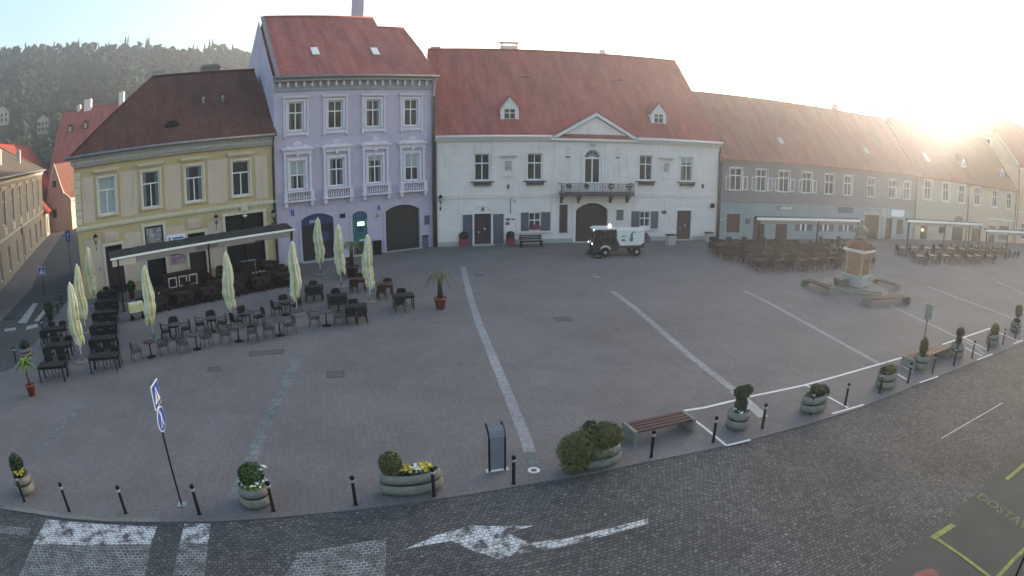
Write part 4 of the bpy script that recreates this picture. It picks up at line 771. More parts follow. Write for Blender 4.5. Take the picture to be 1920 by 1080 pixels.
part(h, 'string_course', M['trim'], lambda b: b.box(4.9,12.8,-.08,.003,3.05,3.2)); part(h, 'drainpipe', M['pipe'], lambda b: b.tube([(12.75,-.3,7.2),(12.75,-.1,6.8),(12.75,-.1,0)], .08, 8)); part(h, 'shop_window', M['door'], lambda b: (b.box(1.42,3.18,.1,.14,0,1.68), b.box(5.62,7.38,.1,.14,0,2.18), b.box(8.42,11.38,.1,.14,.42,2.28)))
part(h, 'shop_surround', M['pink'], lambda b: (b.box(5.3,5.6,-.06,.003,0,2.4), b.box(7.4,7.7,-.06,.003,0,2.4), b.box(5.3,7.7,-.06,.003,2.4,2.65)))
# ---- tall pink cream house at the far right (its half hipped gable rises above the sand house)
h = House('tall_pink_house', 'tall pink and cream house with half hipped gable at the right edge', (81.85,45.62), -6, 24, 17.9, 11.0, M['pink']); h.mats = [M['pink'], M['dark']]
for u in (3.0,6.6,10.2,13.8): h.hole(u-.7,u+.7,5.6,8.3); h.hole(u-.8,u+.8,.6,3.0)
h.wall(gable=False)
for u in (3.0,6.6,10.2,13.8): h.window(u, 1.4, 5.6, 8.3, surround=.22, sm=M['pink'], hood=.3, sill=M['trim']); h.window(u, 1.6, .6, 3.0, fw=.1)
part(h, 'gable_wall', M['beige2'], lambda b: b.poly([(-.002,0,10.9),(-.002,17.9,10.9),(-.002,12.9,15.05),(-.002,5.0,15.05)]))
part(h, 'gable_trim', M['ctrim'], lambda b: (b.tube([(-.12,-.3,11.0),(-.12,5.0,15.12)], .22, 4), b.tube([(-.12,5.0,15.12),(-.12,12.9,15.12)], .22, 4)))
part(h, 'gable_window', M['trim'], lambda b: (b.box(-.06,0,5.9,7.6,12.6,14.4), b.box(-.09,-.06,6.3,7.2,12.95,14.2))); part(h, 'gable_pane', M['glass'], lambda b: b.box(-.11,-.09,6.42,7.08,13.05,14.1))
rf = MB(); e0, ts = 10.95, .80
rf.poly([(-.4,-.5,e0-.1),(24,-.5,e0-.1),(24,8.95,18.35),(4.0,8.95,18.35),(-.4,4.95,15.25)]); rf.poly([(24,18.4,e0-.1),(-.4,18.4,e0-.1),(-.4,12.95,15.25),(4.0,8.95,18.35),(24,8.95,18.35)]); rf.poly([(-.4,12.95,15.25),(-.4,4.95,15.25),(4.0,8.95,18.35)])
rf.build('roof', M['tile_pale'], h.t); part(h, 'drainpipe', M['pipe'], lambda b: b.tube([(.25,-.35,10.9),(.25,-.12,10.2),(.25,-.12,0)], .08, 8)); part(h, 'cornice', M['ctrim'], lambda b: (b.box(0,24,-.35,.003,10.5,10.75), b.box(0,24,-.12,.003,4.4,4.65)))

# ---- grey beige house row along the left street
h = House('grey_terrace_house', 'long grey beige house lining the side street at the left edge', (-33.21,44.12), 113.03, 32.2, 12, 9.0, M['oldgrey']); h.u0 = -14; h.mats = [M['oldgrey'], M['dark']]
UL = [-10.2,-5.5,-.8,3.8,8.5,13.1,17.8,22.9,27.6]
for u in UL: h.hole(u-.7,u+.7,4.75,7.9); h.hole(u-.6+.6,u+.75+.6,.5,2.85)
h.wall(gable=False)
for u in UL:
    h.window(u, 1.4, 4.75, 7.9, surround=.22, sm=M['stone'], fw=.09, tr=.68, hood=.18); h.window(u+.67, 1.35, .5, 2.85, fw=.08, tr=0)
    part(h, 'apron_relief', M['stone'], lambda b: (b.box(u-.85,u+.85,-.07,.003,3.95,4.6), b.box(u-.5,u+.5,-.12,-.07,4.1,4.45)))
part(h, 'string_course', M['stone'], lambda b: b.box(-14,32.2,-.12,.003,3.62,3.8)); part(h, 'cornice', M['stone'], lambda b: (b.box(-14,32.3,-.4,.003,8.75,8.95), b.box(-14,32.2,-.2,.003,8.5,8.75)))
h.roof(M['tile_grey'], .62, 6, oh=.55, hipR=5.5, hipL=.01, ze=9.3)
part(h, 'gutter', M['gutter'], lambda b: b.tube([(-14,-.72,9.0),(32.3,-.72,9.0)], .10, 8))
for u in (10.5,23.0): chimney(h, u, 1.9, 10.2, 11.7, .5, .5, M['stone'])
h = House('low_red_roofed_house', 'low house with steep dark red roof behind the grey terrace', (-33.21+32.5*math.cos(R(113.03)),44.12+32.5*math.sin(R(113.03))), 113.03, 42, 18, 3.7, M['oldgrey']); h.mats = [M['oldgrey'], M['dark']]
for u in (3,7,11,15,19): h.hole(u-.6,u+.6,.4,2.6)
h.wall(tan=1.12, rd=9.1)
for u in (3,7,11,15,19): h.window(u, 1.2, .4, 2.6)
h.roof(tiles('deep_red_tiles', (.17,.032,.025), (.20,.045,.032), (.13,.035,.03)), 1.12, 9.1, oh=.5, ze=3.85)
h = House('pink_gable_house', 'small pink house with steep narrow gable at the end of the side street', (-49.1,80.4), 8, 4.4, 12, 4.4, M['peach']); h.mats = [M['peach'], M['dark']]
h.wall(gable=False)
part(h, 'gable', M['peach'], lambda b: b.extr([(0,4.4),(4.4,4.4),(3.0,5.6),(1.6,9.5),(.35,5.2)], .0, .3)); part(h, 'verge_trim', M['ctrim'], lambda b: (b.tube([(.0,-.05,4.5),(1.6,-.05,9.7)], .10, 4), b.tube([(1.6,-.05,9.7),(3.3,-.05,4.9)], .10, 4)))
part(h, 'attic_window', M['glass'], lambda b: b.box(1.3,1.9,-.04,.0,6.3,7.2)); part(h, 'window', M['glass'], lambda b: (b.box(1.0,1.7,-.04,.0,2.0,3.2),))
rf = MB(); rf.poly([(-.1,.0,4.3),(1.6,.0,9.6),(1.6,12,9.6),(-.1,12,4.3)][::-1]); rf.poly([(4.5,.0,3.9),(3.1,0,5.3),(3.1,12,5.3),(4.5,12,3.9)]); rf.poly([(3.1,0,5.3),(1.6,.0,9.6),(1.6,12,9.6),(3.1,12,5.3)]); rf.build('roof', M['tile_brown'], h.t)
h = House('red_roofed_house', 'big house with bright red roof and small dormers below the wooded hill', (-60.6,99.9), 11.3, 42, 22, 6.8, M['oldgrey']); h.mats = [M['oldgrey'], M['dark']]
h.wall(tan=1.15, rd=11.0); h.roof(M['tile_red'], 1.15, 11.0, oh=.4, ze=6.95)
def eyebrow(h, u, y, ze, tan, w=.5, hh=1.1):
    z = ze+tan*y; d = part(h, 'dormer', M['tile_brown'], lambda b: b.extr([(u-w,z)]+arc(u-w,u+w,z+hh*.7,z+hh*1.25,8)+[(u+w,z)], y-.15, y+1.4)); part(h, 'dormer_window', M['stone'], lambda b: b.box(u-w*.55,u+w*.55,y-.22,y-.16,z+.15,z+hh*.8), d)
eyebrow(h, 3.0, 7.2, 6.95, 1.15, .55, 1.3); eyebrow(h, 6.5, 7.4, 6.95, 1.15, .55, 1.3); eyebrow(h, 13.8, 7.8, 6.95, 1.15, .55, 1.1)
chimney(h, 6.0, 10.8, 19.0, 21.0, 1.6, .9, M['trim']); chimney(h, 3.9, 11.0, 19.0, 20.3, .7, .6, M['trim']); chimney(h, 13.6, 10.8, 19.0, 21.4, 1.1, .8, M['trim'])
# ================================================================== hill, wood and far houses
def hill_z(az, r):      # az in degrees from +Y towards -X is negative
    e = float(np.interp(az, [-62,-50,-37,-28,-20,-10,0,20], [8.5,10.2,10.7,9.8,9.1,7.4,6.0,5.0]))
    t = max(0, min(1, (r-150)/330)); t = t*t*(3-2*t)
    return -.5+ (9.0+r*math.tan(R(max(1.5, e-1.35))))*t+3*math.sin(az*.7)*t*math.sin(r*.02)
hb = MB(); azs = [-62+2*i for i in range(40)]; rs = [120,150,180,215,250,290,330,370,410,450,480,540,620]
for r in rs:
    for a_ in azs: hb.v.append(Vector((r*math.sin(R(a_)), r*math.cos(R(a_)), hill_z(a_, r) if r <= 480 else hill_z(a_, 480)-(r-480)*.25)))
n_ = len(azs)
for j in range(len(rs)-1):
    for i in range(n_-1): hb.f.append((j*n_+i, j*n_+i+1, (j+1)*n_+i+1, (j+1)*n_+i)); hb.m.append(0); hb.sm.append(True)
struct(hb.build('hills', mat('meadow_and_scrub', (.02,.035,.013), .95, .35, .05)))
rg = random.Random(5); wb = MB()
def tree_lump(b, x, y, z, hh, kind):
    if kind == 'con':
        n = 7
        for k in range(n):
            t0 = k/n; w = hh*.20*(1-t0)+.15
            for q in range(5):
                a_ = 2*PI*q/5+rg.random(); c = Vector((x,y,z+hh*(.12+.88*t0)))
                p1 = c+Vector((math.cos(a_)*w,math.sin(a_)*w,-hh*.07)); p2 = c+Vector((math.cos(a_+1.1)*w,math.sin(a_+1.1)*w,-hh*.07)); b.poly([c+Vector((0,0,hh*.12)), p1, p2], 1)
    else:
        for q in range(11):
            d = Vector((rg.gauss(0,1),rg.gauss(0,1),rg.gauss(0,.8))).normalized(); c = Vector((x,y,z+hh*.6))+Vector((d.x*hh*.27,d.y*hh*.27,d.z*hh*.33)); s_ = hh*rg.uniform(.13,.26)
            a_ = Vector((rg.gauss(0,1),rg.gauss(0,1),rg.gauss(0,1))).normalized(); t_ = a_.cross(d).normalized(); e_ = d
            m_ = 0 if rg.random() < .6 else (2 if rg.random() < .5 else 1)
            P_ = [c+t_*s_, c+a_*s_*.8, c-t_*s_*.9, c-a_*s_*.7]; top = c+d*s_*.7
            for k in range(4): b.poly([P_[k], P_[(k+1)%4], top], m_)
COT = []
for (px, py, w, hh, lab) in ((3,232,9,6.0,'cream house with balconies on the hillside at the left edge'),(80,250,6.5,6.5,'pale narrow house half hidden beside the bright red roof')):
    d = ray(px, py); hz_ = math.hypot(d.x, d.y); az_ = math.degrees(math.atan2(d.x, d.y)); D = min(range(190, 470, 3), key=lambda r: abs(hill_z(az_, r)+1-(CH+d.z*r/hz_))); COT.append((d.x*D/hz_, d.y*D/hz_, CH+d.z*D/hz_, w, hh, lab, az_, D))
for k in range(5200):
    a_ = rg.uniform(-50, -4); r = 490-330*rg.random()**1.5 if k > 900 else rg.uniform(455, 485)
    x, y = r*math.sin(R(a_)), r*math.cos(R(a_))
    if r < 185 or any(abs(a_-c[6]) < 1.3 and c[7]-75 < r < c[7]+9 for c in COT): continue
    hh = rg.uniform(9, 15)*(1.0 if k > 900 else rg.choice((.8,.95,1.05,1.2,1.5))); kd = 'con' if rg.random() < .22 else 'dec'
    tree_lump(wb, x, y, hill_z(a_, r)-1, hh*(1.2 if kd == 'con' else 1), kd)
o = wb.build('wood', [mat('wood_mid', (.007,.026,.014), .95, .4, .03), mat('wood_dark', (.003,.013,.009), .95, .3, .1), mat('wood_fresh', (.016,.042,.014), .95, .4, .03)]); tag(o, 'dense mixed wood covering the hill behind the roofs', 'woodland', kind='stuff')
M['cottage'] = mat('old_cottage_render', (.46,.42,.32), .9, .2, 1)
def cottage(x, y, z, w, d, hh, rz, label, wm, rm):
    t = thing('hillside_house', label, 'house', (x,y,z), rz, 'houses on the wooded hillside'); b = MB(); b.box(-w/2,w/2,0,d,-3,hh); b.poly([(-w/2,0,hh),(w/2,0,hh),(0,0,hh+w*.35)]); b.build('wall', wm, t)
    r = MB(); r.poly([(-w/2-.5,-.6,hh-.3),(0,-.6,hh+w*.37),(0,d+.5,hh+w*.37),(-w/2-.5,d+.5,hh-.3)]); r.poly([(w/2+.5,-.6,hh-.3),(0,-.6,hh+w*.37),(0,d+.5,hh+w*.37),(w/2+.5,d+.5,hh-.3)]); r.build('roof', rm, t)
    for u in (-.3,0,.3):
        for v in (.3,.7): g_ = MB(); g_.box(u*w-.6,u*w+.6,-.06,-.0,hh*v-.8,hh*v+.8); g_.build('window', M['glass'], t)
    return t
for x, y, z, w, hh, lab, _, _ in COT: cottage(x, y, z, w, 5, hh, .45, lab, M['cottage'], M['tile_grey'])

# ================================================================== street furniture
def rb_az(i): return 0
bt = None
BOL = [((46,940),'black bollard in front of the leftmost round planter'),((130,958),'first free standing bollard right of the leftmost planter'),((236,962),'bollard midway between the left planter and the blue sign pole'),((374,964),'bollard just right of the blue sign pole'),((513,958),'bollard touching the planter with white flowers'),
 ((667,946),'lone bollard left of the oval planter with yellow flowers'),((814,930),'bollard in front of the right end of the oval planter with yellow flowers'),((963,907),'bollard beside the curved information stand'),((1097,882),'bollard in front of the big bushes'),((1221,857),'bollard in front of the red slatted bench'),
 ((1337,829),'bollard on the painted corner left of the topiary planter'),((1429,803),'bollard right of the first topiary planter'),((1519,777),'bollard in front of the low oval planter with dark shrubs'),((1584,760),'bollard between the dark shrub planter and the grassy planter'),((1649,737),'bollard in front of the grassy planter'),
 ((1702,718),'bollard right of the grassy planter'),((1748,700),'bollard in front of the far bench'),((1788,685),'bollard in front of the twin ball topiary planter'),((1822,671),'bollard right of the twin ball topiary planter'),((1852,658),'bollard in front of the low planter near the right edge'),((1880,646),'bollard between the two rightmost planters'),((1903,636),'rightmost bollard, in front of the last planter'),
 ((31,682),'bollard with pale collar beside the small potted palm at the left'),((82,629),'nearest bollard of the side street kerb'),((109,588),'second bollard along the side street kerb'),((115.5,571),'farthest bollard of the side street kerb')]
for i, ((x, y), lab) in enumerate(BOL):
    p = G(x, y)
    if bt is None:
        bt = thing('bollard', lab, 'bollard', p, 0, 'black bollards along the kerb')
        b = MB(); b.lathe([(.062,0),(.062,.02),(.048,.03),(.046,.70)], 12); b.build('post', M['metal'], bt)
        b = MB(); b.lathe([(.060,.70),(.062,.72),(.062,.76),(.050,.78)], 12); b.build('collar', M['steel'], bt)
        b = MB(); b.lathe([(.044,.78),(.060,.81),(.064,.85),(.050,.89),(.0,.905)], 12); b.build('head', M['metal'], bt)
    else: dup(bt, p, rg.random()*6, lab, scale=(1,1,rg.uniform(.97,1.03)))
    if y > 760 and i in (1,2,3,5,7,9):
        q = bpy.data.objects
# planters ------------------------------------------------
def pot(t, rx, ry, hh=.62, n=28):
    b = MB(); pr = [(.76,0),(.78,.03),(.93,.07),(1.0,.14),(1.0,.29*hh/.62),(.95,.32*hh/.62)]; b.lathe(pr, n, sx=rx, sy=ry); 
    pr = [(.97,.39*hh/.62),(.95,.50*hh/.62),(.90,hh),(.82,hh),(.80,hh-.08)]; b.lathe(pr, n, sx=rx, sy=ry); b.build('planter_tub', M['concrete'], t)
    b = MB(); b.lathe([(.88,.30*hh/.62),(.88,.42*hh/.62)], n, sx=rx, sy=ry); b.build('planter_band', M['concrete2'], t)
    b = MB(); b.lathe([(0.01,hh-.07),(.81,hh-.09)], n, sx=rx, sy=ry); b.build('soil', M['soil'], t)
def blooms(t, c, r, n, m, s=.035, name='blossoms'):
    b = MB()
    for _ in range(n):
        a_, q = rg.random()*2*PI, math.sqrt(rg.random()); p = Vector(c)+Vector((r[0]*q*math.cos(a_), r[1]*q*math.sin(a_), r[2]*rg.random())); nn = Vector((rg.gauss(0,.5),rg.gauss(0,.5)-.3,1)).normalized(); t_ = nn.orthogonal().normalized(); e_ = nn.cross(t_)
        k = rg.uniform(.7,1.3)*s; b.poly([p+(t_*math.cos(w)+e_*math.sin(w))*k for w in (0,1.26,2.51,3.77,5.03)])
    return b.build(name, m, t)
def shrub(t, c, r, n, s, m, name='shrub', hollow=.5, stem=True):
    b = MB(); b.leaves(c, r, n, s, hollow=hollow, rng=rg)
    if stem: b2 = MB(); b2.tube([(c[0],c[1],.5),(c[0],c[1],c[2])], .03, 5); 
    o = b.build(name, m, t)
    if stem: b2.build('stem', M['trunk'], o)
    return o
def planter(px, py, label, rx, ry, rz=0, z=0):
    p = G(px, py); t = thing('planter', label, 'planter', (p.x,p.y,z), rz, 'concrete planters along the kerb'); pot(t, rx, ry); return t
t = planter(50,922,'leftmost round concrete planter with dark shrub and yellow flowers',.36,.36); shrub(t,(-.08,.05,.92),(.27,.27,.36),900,.05,M['leafd']); shrub(t,(.12,-.05,.72),(.2,.2,.14),200,.04,M['leaf'],'leaves',stem=False); blooms(t,(.08,-.12,.72),(.22,.18,.15),60,M['fl_y'],.04)
t = planter(482,942,'round concrete planter with clipped green ball and white flowers',.46,.46); shrub(t,(0,.02,.86),(.36,.36,.32),1900,.045,M['leaf'],hollow=.75); blooms(t,(.02,-.12,.66),(.42,.34,.16),60,M['fl_w'],.035); blooms(t,(.28,.1,.85),(.14,.2,.22),22,M['fl_w'],.035); shrub(t,(0,-.1,.66),(.42,.38,.10),300,.04,M['leafl'],'leaves',stem=False)
t = planter(772,919,'oval concrete planter with green ball and yellow and white flowers',.86,.36,.07); shrub(t,(-.50,.02,.90),(.31,.30,.30),1500,.045,M['leafo'],hollow=.7); blooms(t,(-.10,-.02,.60),(.16,.18,.14),40,M['fl_y'],.038); blooms(t,(.38,.0,.60),(.22,.2,.16),50,M['fl_y'],.038); blooms(t,(.18,.02,.60),(.15,.18,.14),50,M['fl_w'],.045); shrub(t,(.2,0,.6),(.6,.28,.10),400,.045,M['leafd'],'leaves',stem=False)
t = planter(1122,868,'concrete planter almost hidden below two large olive bushes',.70,.42,.12); [shrub(t,c_,r_,n_,.035,M['leafo'],hollow=.25,stem=(n_ > 3000)) for c_,r_,n_ in (((-.72,-.05,.60),(.60,.50,.52),5600),((.15,.1,.80),(.58,.45,.44),5000),((-.9,-.3,.4),(.45,.35,.38),1500),((-.35,.1,.85),(.4,.35,.38),1200),((.5,.15,.62),(.40,.35,.36),1200),((-.1,-.25,.5),(.5,.3,.3),900))]; shrub(t,(-.2,.2,1.1),(.25,.2,.22),400,.05,M['leafd'],'leaves',stem=False)
t = planter(1382,800,'round planter with dark topiary of two joined balls',.40,.40); shrub(t,(.02,0,.80),(.22,.22,.36),1300,.04,M['leafd'],hollow=.7); shrub(t,(.0,0,1.22),(.30,.25,.22),1300,.04,M['leafd'],hollow=.7); shrub(t,(.22,0,1.30),(.18,.18,.16),500,.04,M['leafd'],'leaves',hollow=.7,stem=False); blooms(t,(0,-.1,.64),(.3,.25,.08),25,M['fl_w'],.03)
t = planter(1524,768,'low oval planter with two dark spreading shrubs',.66,.40,.2); shrub(t,(.0,0,.72),(.28,.26,.28),900,.045,M['leafd']); shrub(t,(.38,-.02,.62),(.34,.28,.26),900,.045,M['leafd']); shrub(t,(-.3,0,.58),(.25,.2,.1),250,.04,M['leafo'],'leaves',stem=False)
t = planter(1660,724,'planter with tall grassy yellow green plants',.62,.42,.2)
b = MB()
for _ in range(150):
    x, y = rg.uniform(-.5,.5), rg.uniform(-.28,.28); hh = rg.uniform(.25,.6); dx, dy = rg.gauss(0,.12), rg.gauss(0,.12); b.poly([(x-.018,y,.52),(x+.018,y,.52),(x+dx,y+dy,.52+hh)])
b.build('grass', mat('straw_green', (.13,.13,.05), .8, .3, 8), t); shrub(t,(-.35,0,.72),(.2,.22,.2),400,.05,M['leafd']); shrub(t,(.2,0,.68),(.4,.25,.18),500,.05,M['leafo'],'leaves',stem=False)
t = planter(1725,690,'round planter with slim olive cone in front of far bench',.42,.42); shrub(t,(0,0,1.0),(.24,.24,.48),1100,.045,M['leafo'])
t = planter(1792,668,'round planter with stacked twin ball topiary',.44,.44); shrub(t,(0,0,.84),(.2,.2,.26),700,.045,M['leafd']); shrub(t,(.03,0,1.22),(.27,.25,.25),900,.045,M['leafd'])
t = planter(1860,645,'low oval planter with dark rounded shrub near the right edge',.62,.42,.2); shrub(t,(.1,0,.80),(.34,.3,.34),1000,.05,M['leafo'])
t = planter(1903,622,'rightmost planter with egg shaped topiary',.44,.44); shrub(t,(.05,0,1.28),(.30,.30,.42),1100,.05,M['leafo']); shrub(t,(0,0,.7),(.3,.3,.14),300,.05,M['leafd'],'leaves',stem=False)
# benches ------------------------------------------------
def bench(p0, p1, label, back=False, m=None, grp='benches on the square'):
    a_, b_ = Vector((p0.x,p0.y,0)), Vector((p1.x,p1.y,0)); L_ = (b_-a_).length; d = (b_-a_).normalized(); c = (a_+b_)/2
    t = thing('bench', label, 'bench', c, math.atan2(d.y, d.x), grp); 
    for s_ in (-1,1):
        b = MB(); x = s_*(L_/2-.06); b.extr([(x-.06,0),(x+.06,0),(x+.06,.46),(x-.06,.46)], -.40, .40); b.build('bench_end', M['concrete'], t, bev=.015)
    b = MB()
    for k in range(4): b.box(-L_/2+.12,L_/2-.12,-.36+.185*k,-.36+.185*k+.135,.40,.445)
    b.build('seat', m or M['redwood'], t)
    b = MB(); b.box(-L_/2+.2,L_/2-.2,-.2,-.16,.34,.40); b.box(-L_/2+.2,L_/2-.2,.16,.2,.34,.40); b.build('bearer', M['metal'], t); return t
bench(G(1176,826),G(1290,800),'red brown slatted bench between concrete ends right of the big bushes'); bench(G(1700,690),G(1768,664),'dim slatted bench behind the cone topiary planter')
# sign pole with two blue signs ------------------------------------------------
p = G(341,947); t = thing('sign_pole', 'leaning thin pole with square crossing sign above round blue footpath sign', 'traffic sign', p, R(93))
b = MB(); b.tube([(0,0,0),(0,0,3.55)], .026, 8); b.build('pole', M['metal'], t); b = MB(); b.box(-.12,.12,-.12,.12,0,.025); b.build('foot_plate', M['steel'], t)
def sign_sq(t, z, s, y=-.05, m=None):
    b = MB(); b.box(-s/2,s/2,y-.012,y+.012,z-s/2,z+s/2); o = b.build('sign_plate', M['signw'], t)
    b = MB(); q = s/2-.03; b.box(-q,q,y-.020,y-.012,z-q,z+q); b.build('sign_field', M['blue'], o)
    b = MB(); k = s*.36; b.extr([(-k,z-k*.85),(k,z-k*.85),(0,z+k)], y-.026, y-.020); b.build('sign_triangle', M['signw'], o)
    b = MB(); b.lathe([(0,-.03),(.035*s/.6,0),(0,.03)], 8, (0,y-.028,z+.09*s/.6), sy=.2); b.extr([(-.03,z+.04),(.05,z+.05),(.02,z-.06),(-.03,z-.05)], y-.031, y-.026); b.extr([(-.02,z-.05),(.02,z-.05),(-.08,z-.17),(-.11,z-.16)], y-.031, y-.026); b.extr([(.0,z-.05),(.03,z-.05),(.11,z-.17),(.07,z-.17)], y-.031, y-.026); b.build('walker_symbol', M['metal'], o)
sign_sq(t, 3.25, .62)
b = MB(); b.lathe([(.33,-.012),(.33,.012)], 28, (0,0,0)); me = b.build('sign_disc', M['signw'], t); me.matrix_local = Matrix.Translation((0,-.05,2.58)) @ Matrix.Rotation(PI/2,4,'X')
b = MB(); b.lathe([(.30,0),(.30,.008)], 28); o = b.build('disc_field', M['blue'], me, loc=(0,0,.012))
b = MB(); b.poly([(-.05,.04,.0212),(.06,.06,.0212),(.05,.15,.0212),(-.03,.15,.0212)]); b.poly([(-.05,.05,.0212),(.0,.05,.0212),(-.10,-.20,.0212),(-.15,-.18,.0212)]); b.poly([(.0,.05,.0212),(.05,.05,.0212),(.12,-.20,.0212),(.07,-.20,.0212)]); b.poly([(-.04+.05*math.cos(w),.20+.05*math.sin(w),.0212) for w in [PI*k/5 for k in range(10)]]); b.build('pedestrian_symbol', M['signw'], me)
# curved information stand
p = G(931,880); t = thing('information_stand', 'curved dark framed information stand with pale panel', 'information board', p, R(4))
for s_ in (-1,1): b = MB(); b.tube([(s_*.22,-.08,0),(s_*.22,-.08,1.0),(s_*.22,-.02,1.18),(s_*.22,.10,1.28),(s_*.22,.28,1.33)], .035, 6); b.build('post', M['metal'], t)
b = MB(); b.box(-.20,.20,-.10,-.075,.06,1.08); b.poly([(-.21,-.09,1.08),(.21,-.09,1.08),(.21,-.04,1.23),(-.21,-.04,1.23)]); b.poly([(-.21,-.04,1.23),(.21,-.04,1.23),(.21,.1,1.335),(-.21,.1,1.335)]); b.build('panel', mat('pale_info_panel', (.17,.17,.19), .35, .1, 5), t); b = MB(); b.box(-.32,.32,-.16,.05,0,.02); b.build('base_plate', M['steel'], t)
# sign on pole seen from behind, right
p = G(1729,655); t = thing('sign_pole', 'grey sign pole behind the cone topiary planter seen from the back', 'traffic sign', p, R(-35)); b = MB(); b.tube([(0,0,0),(0,0,2.35)], .03, 8); b.build('pole', M['metal'], t); b = MB(); b.box(-.2,.2,-.06,-.03,1.55,2.3); b.build('sign_plate', M['steel'], t)
# potted plants ------------------------------------------------
def clay_pot(t, r=.26, hh=.5, m=None): b = MB(); b.lathe([(r*.68,0),(r*.95,hh*.85),(r*1.08,hh*.85),(r*1.08,hh),(r*.92,hh),(r*.9,hh-.05)], 18); b.build('pot', m or M['terra'], t); b = MB(); b.lathe([(.01,hh-.05),(r*.91,hh-.06)], 18); b.build('soil', M['soil'], t)
def fronds(t, z, n, L_, m, droop=.6, w=.045, name='fronds'):
    b = MB()
    for k in range(n):
        a_ = 2*PI*k/n+rg.uniform(-.2,.2); up = rg.uniform(.1,.9); pr = None
        for j in range(7):
            s_ = j/6; x = L_*s_*math.cos(up*.9); zz = z+L_*(s_*math.sin(up*1.1)-droop*s_*s_); c = Vector((math.cos(a_)*x, math.sin(a_)*x, zz)); wd_ = w*(1-abs(s_-.4)*1.3)+.004; q = Vector((-math.sin(a_),math.cos(a_),0))*wd_
            if pr: b.poly([pr[0],pr[1],c-q,c+q])
            pr = (c+q, c-q)
    return b.build(name, m, t)
p = G(61,741); t = thing('potted_palm', 'terracotta pot with thin green palm at the left edge', 'potted plant', p); clay_pot(t,.25,.5); b = MB(); b.tube([(0,0,.4),(-.05,0,1.0),(-.08,.02,1.5)], [.07,.06,.05], 8); b.build('trunk', M['bark2'], t); fronds(t, 1.45, 26, .62, M['leafl'], .5, .06); fronds(t, 1.4, 16, .7, M['leaf'], .7, .05, 'lower_fronds')
p = G(826,579); t = thing('potted_palm', 'red pot with thick dark trunk and pale drooping leaves alone on the square', 'potted plant', p); clay_pot(t,.33,.62); b = MB(); b.tube([(0,0,.5),(0,0,1.2),(.05,0,1.7)], [.15,.12,.09], 9); b.build('trunk', M['trunk'], t); fronds(t, 1.75, 22, .95, M['leafo'], 1.0, .05)
p = G(661,520); t = thing('potted_palm', 'dark palm in a brown pot in front of the cash machine', 'potted plant', p); clay_pot(t,.45,.75, M['redwood']); b = MB(); b.tube([(0,0,.6),(0,0,1.3),(0,0,2.2)], [.16,.13,.10], 9); b.build('trunk', M['trunk'], t); fronds(t, 2.2, 22, .95, M['leafo'], 1.1, .05)
p = G(248,560); t = thing('potted_palm', 'dark leafy potted plant beside the left awning post', 'potted plant', p); clay_pot(t,.22,.4); shrub(t,(0,0,.8),(.35,.35,.4),700,.07,M['leafd'])
for (px, py, lab) in ((869,462,'red square tub with dark bush left of the town hall door'),(957,461,'red square tub with dark bush right of the town hall door')):
    p = G(px, py); t = thing('tub_plant', lab, 'potted plant', p, R(-1), 'tubs beside the town hall door'); b = MB(); b.box(-.32,.32,-.3,.3,0,.62); b.build('tub', M['crimson'], t, bev=.02); shrub(t,(0,0,.85),(.36,.34,.34),900,.06,M['leafd'])
p = G(94.5,600); t = thing('shrub', 'small dark shrub between the side street bollards', 'shrub', p); clay_pot(t,.25,.35,M['concrete2']); shrub(t,(0,0,.75),(.35,.35,.45),800,.06,M['leafd'])
p = G(50,668); t = thing('planter', 'small dark planter beside the left potted palm', 'planter', p); pot(t,.4,.4,.45); shrub(t,(0,0,.6),(.36,.36,.22),500,.06,M['leafd'])
# bins and tubs
def bin_(px, py, lab, w=.6, hh=.95, m=None):
    p = G(px, py); t = thing('litter_bin', lab, 'litter bin', p, R(10)); b = MB(); b.box(-w/2,w/2,-.25,.25,.0,hh); b.build('bin_body', m or M['stone'], t, bev=.02); b = MB(); b.box(-w/2-.02,w/2+.02,-.27,.27,hh+.01,hh+.09); b.build('lid', M['metal'], t)
bin_(176,549,'grey litter bin against the left end of the yellow house',.75,1.0); bin_(1257,459,'grey litter bin in front of the town hall right of the sweeper',.75,.8); bin_(1329,453,'dim litter bin near the right corner of the town hall',.7,.75); bin_(708,477,'dark litter bin between cash machine and garage door',.6,.95,M['metal']); bin_(797,464,'grey box beside the garage door',.45,.9,M['shutter'])
# town hall bench
p = G(996,463); t = thing('bench', 'dark bench with backrest under the shuttered town hall window', 'bench', (p.x,p.y+.05,0), R(-1.4)); b = MB(); [b.box(-.92,.92,-.32+.12*k,-.22+.12*k,.42,.46) for k in range(5)]; b.build('seat', M['wicker'], t); b = MB(); [b.box(-.92,.92,.27,.31,.55+.13*k,.65+.13*k) for k in range(3)]; b.build('backrest', M['wicker'], t)
for s_ in (-1,1): b = MB(); b.box(s_*.8-.04,s_*.8+.04,-.32,.35,0,.42); b.box(s_*.8-.03,s_*.8+.03,.31,.35,.42,.95); b.build('leg', M['metal'], t)
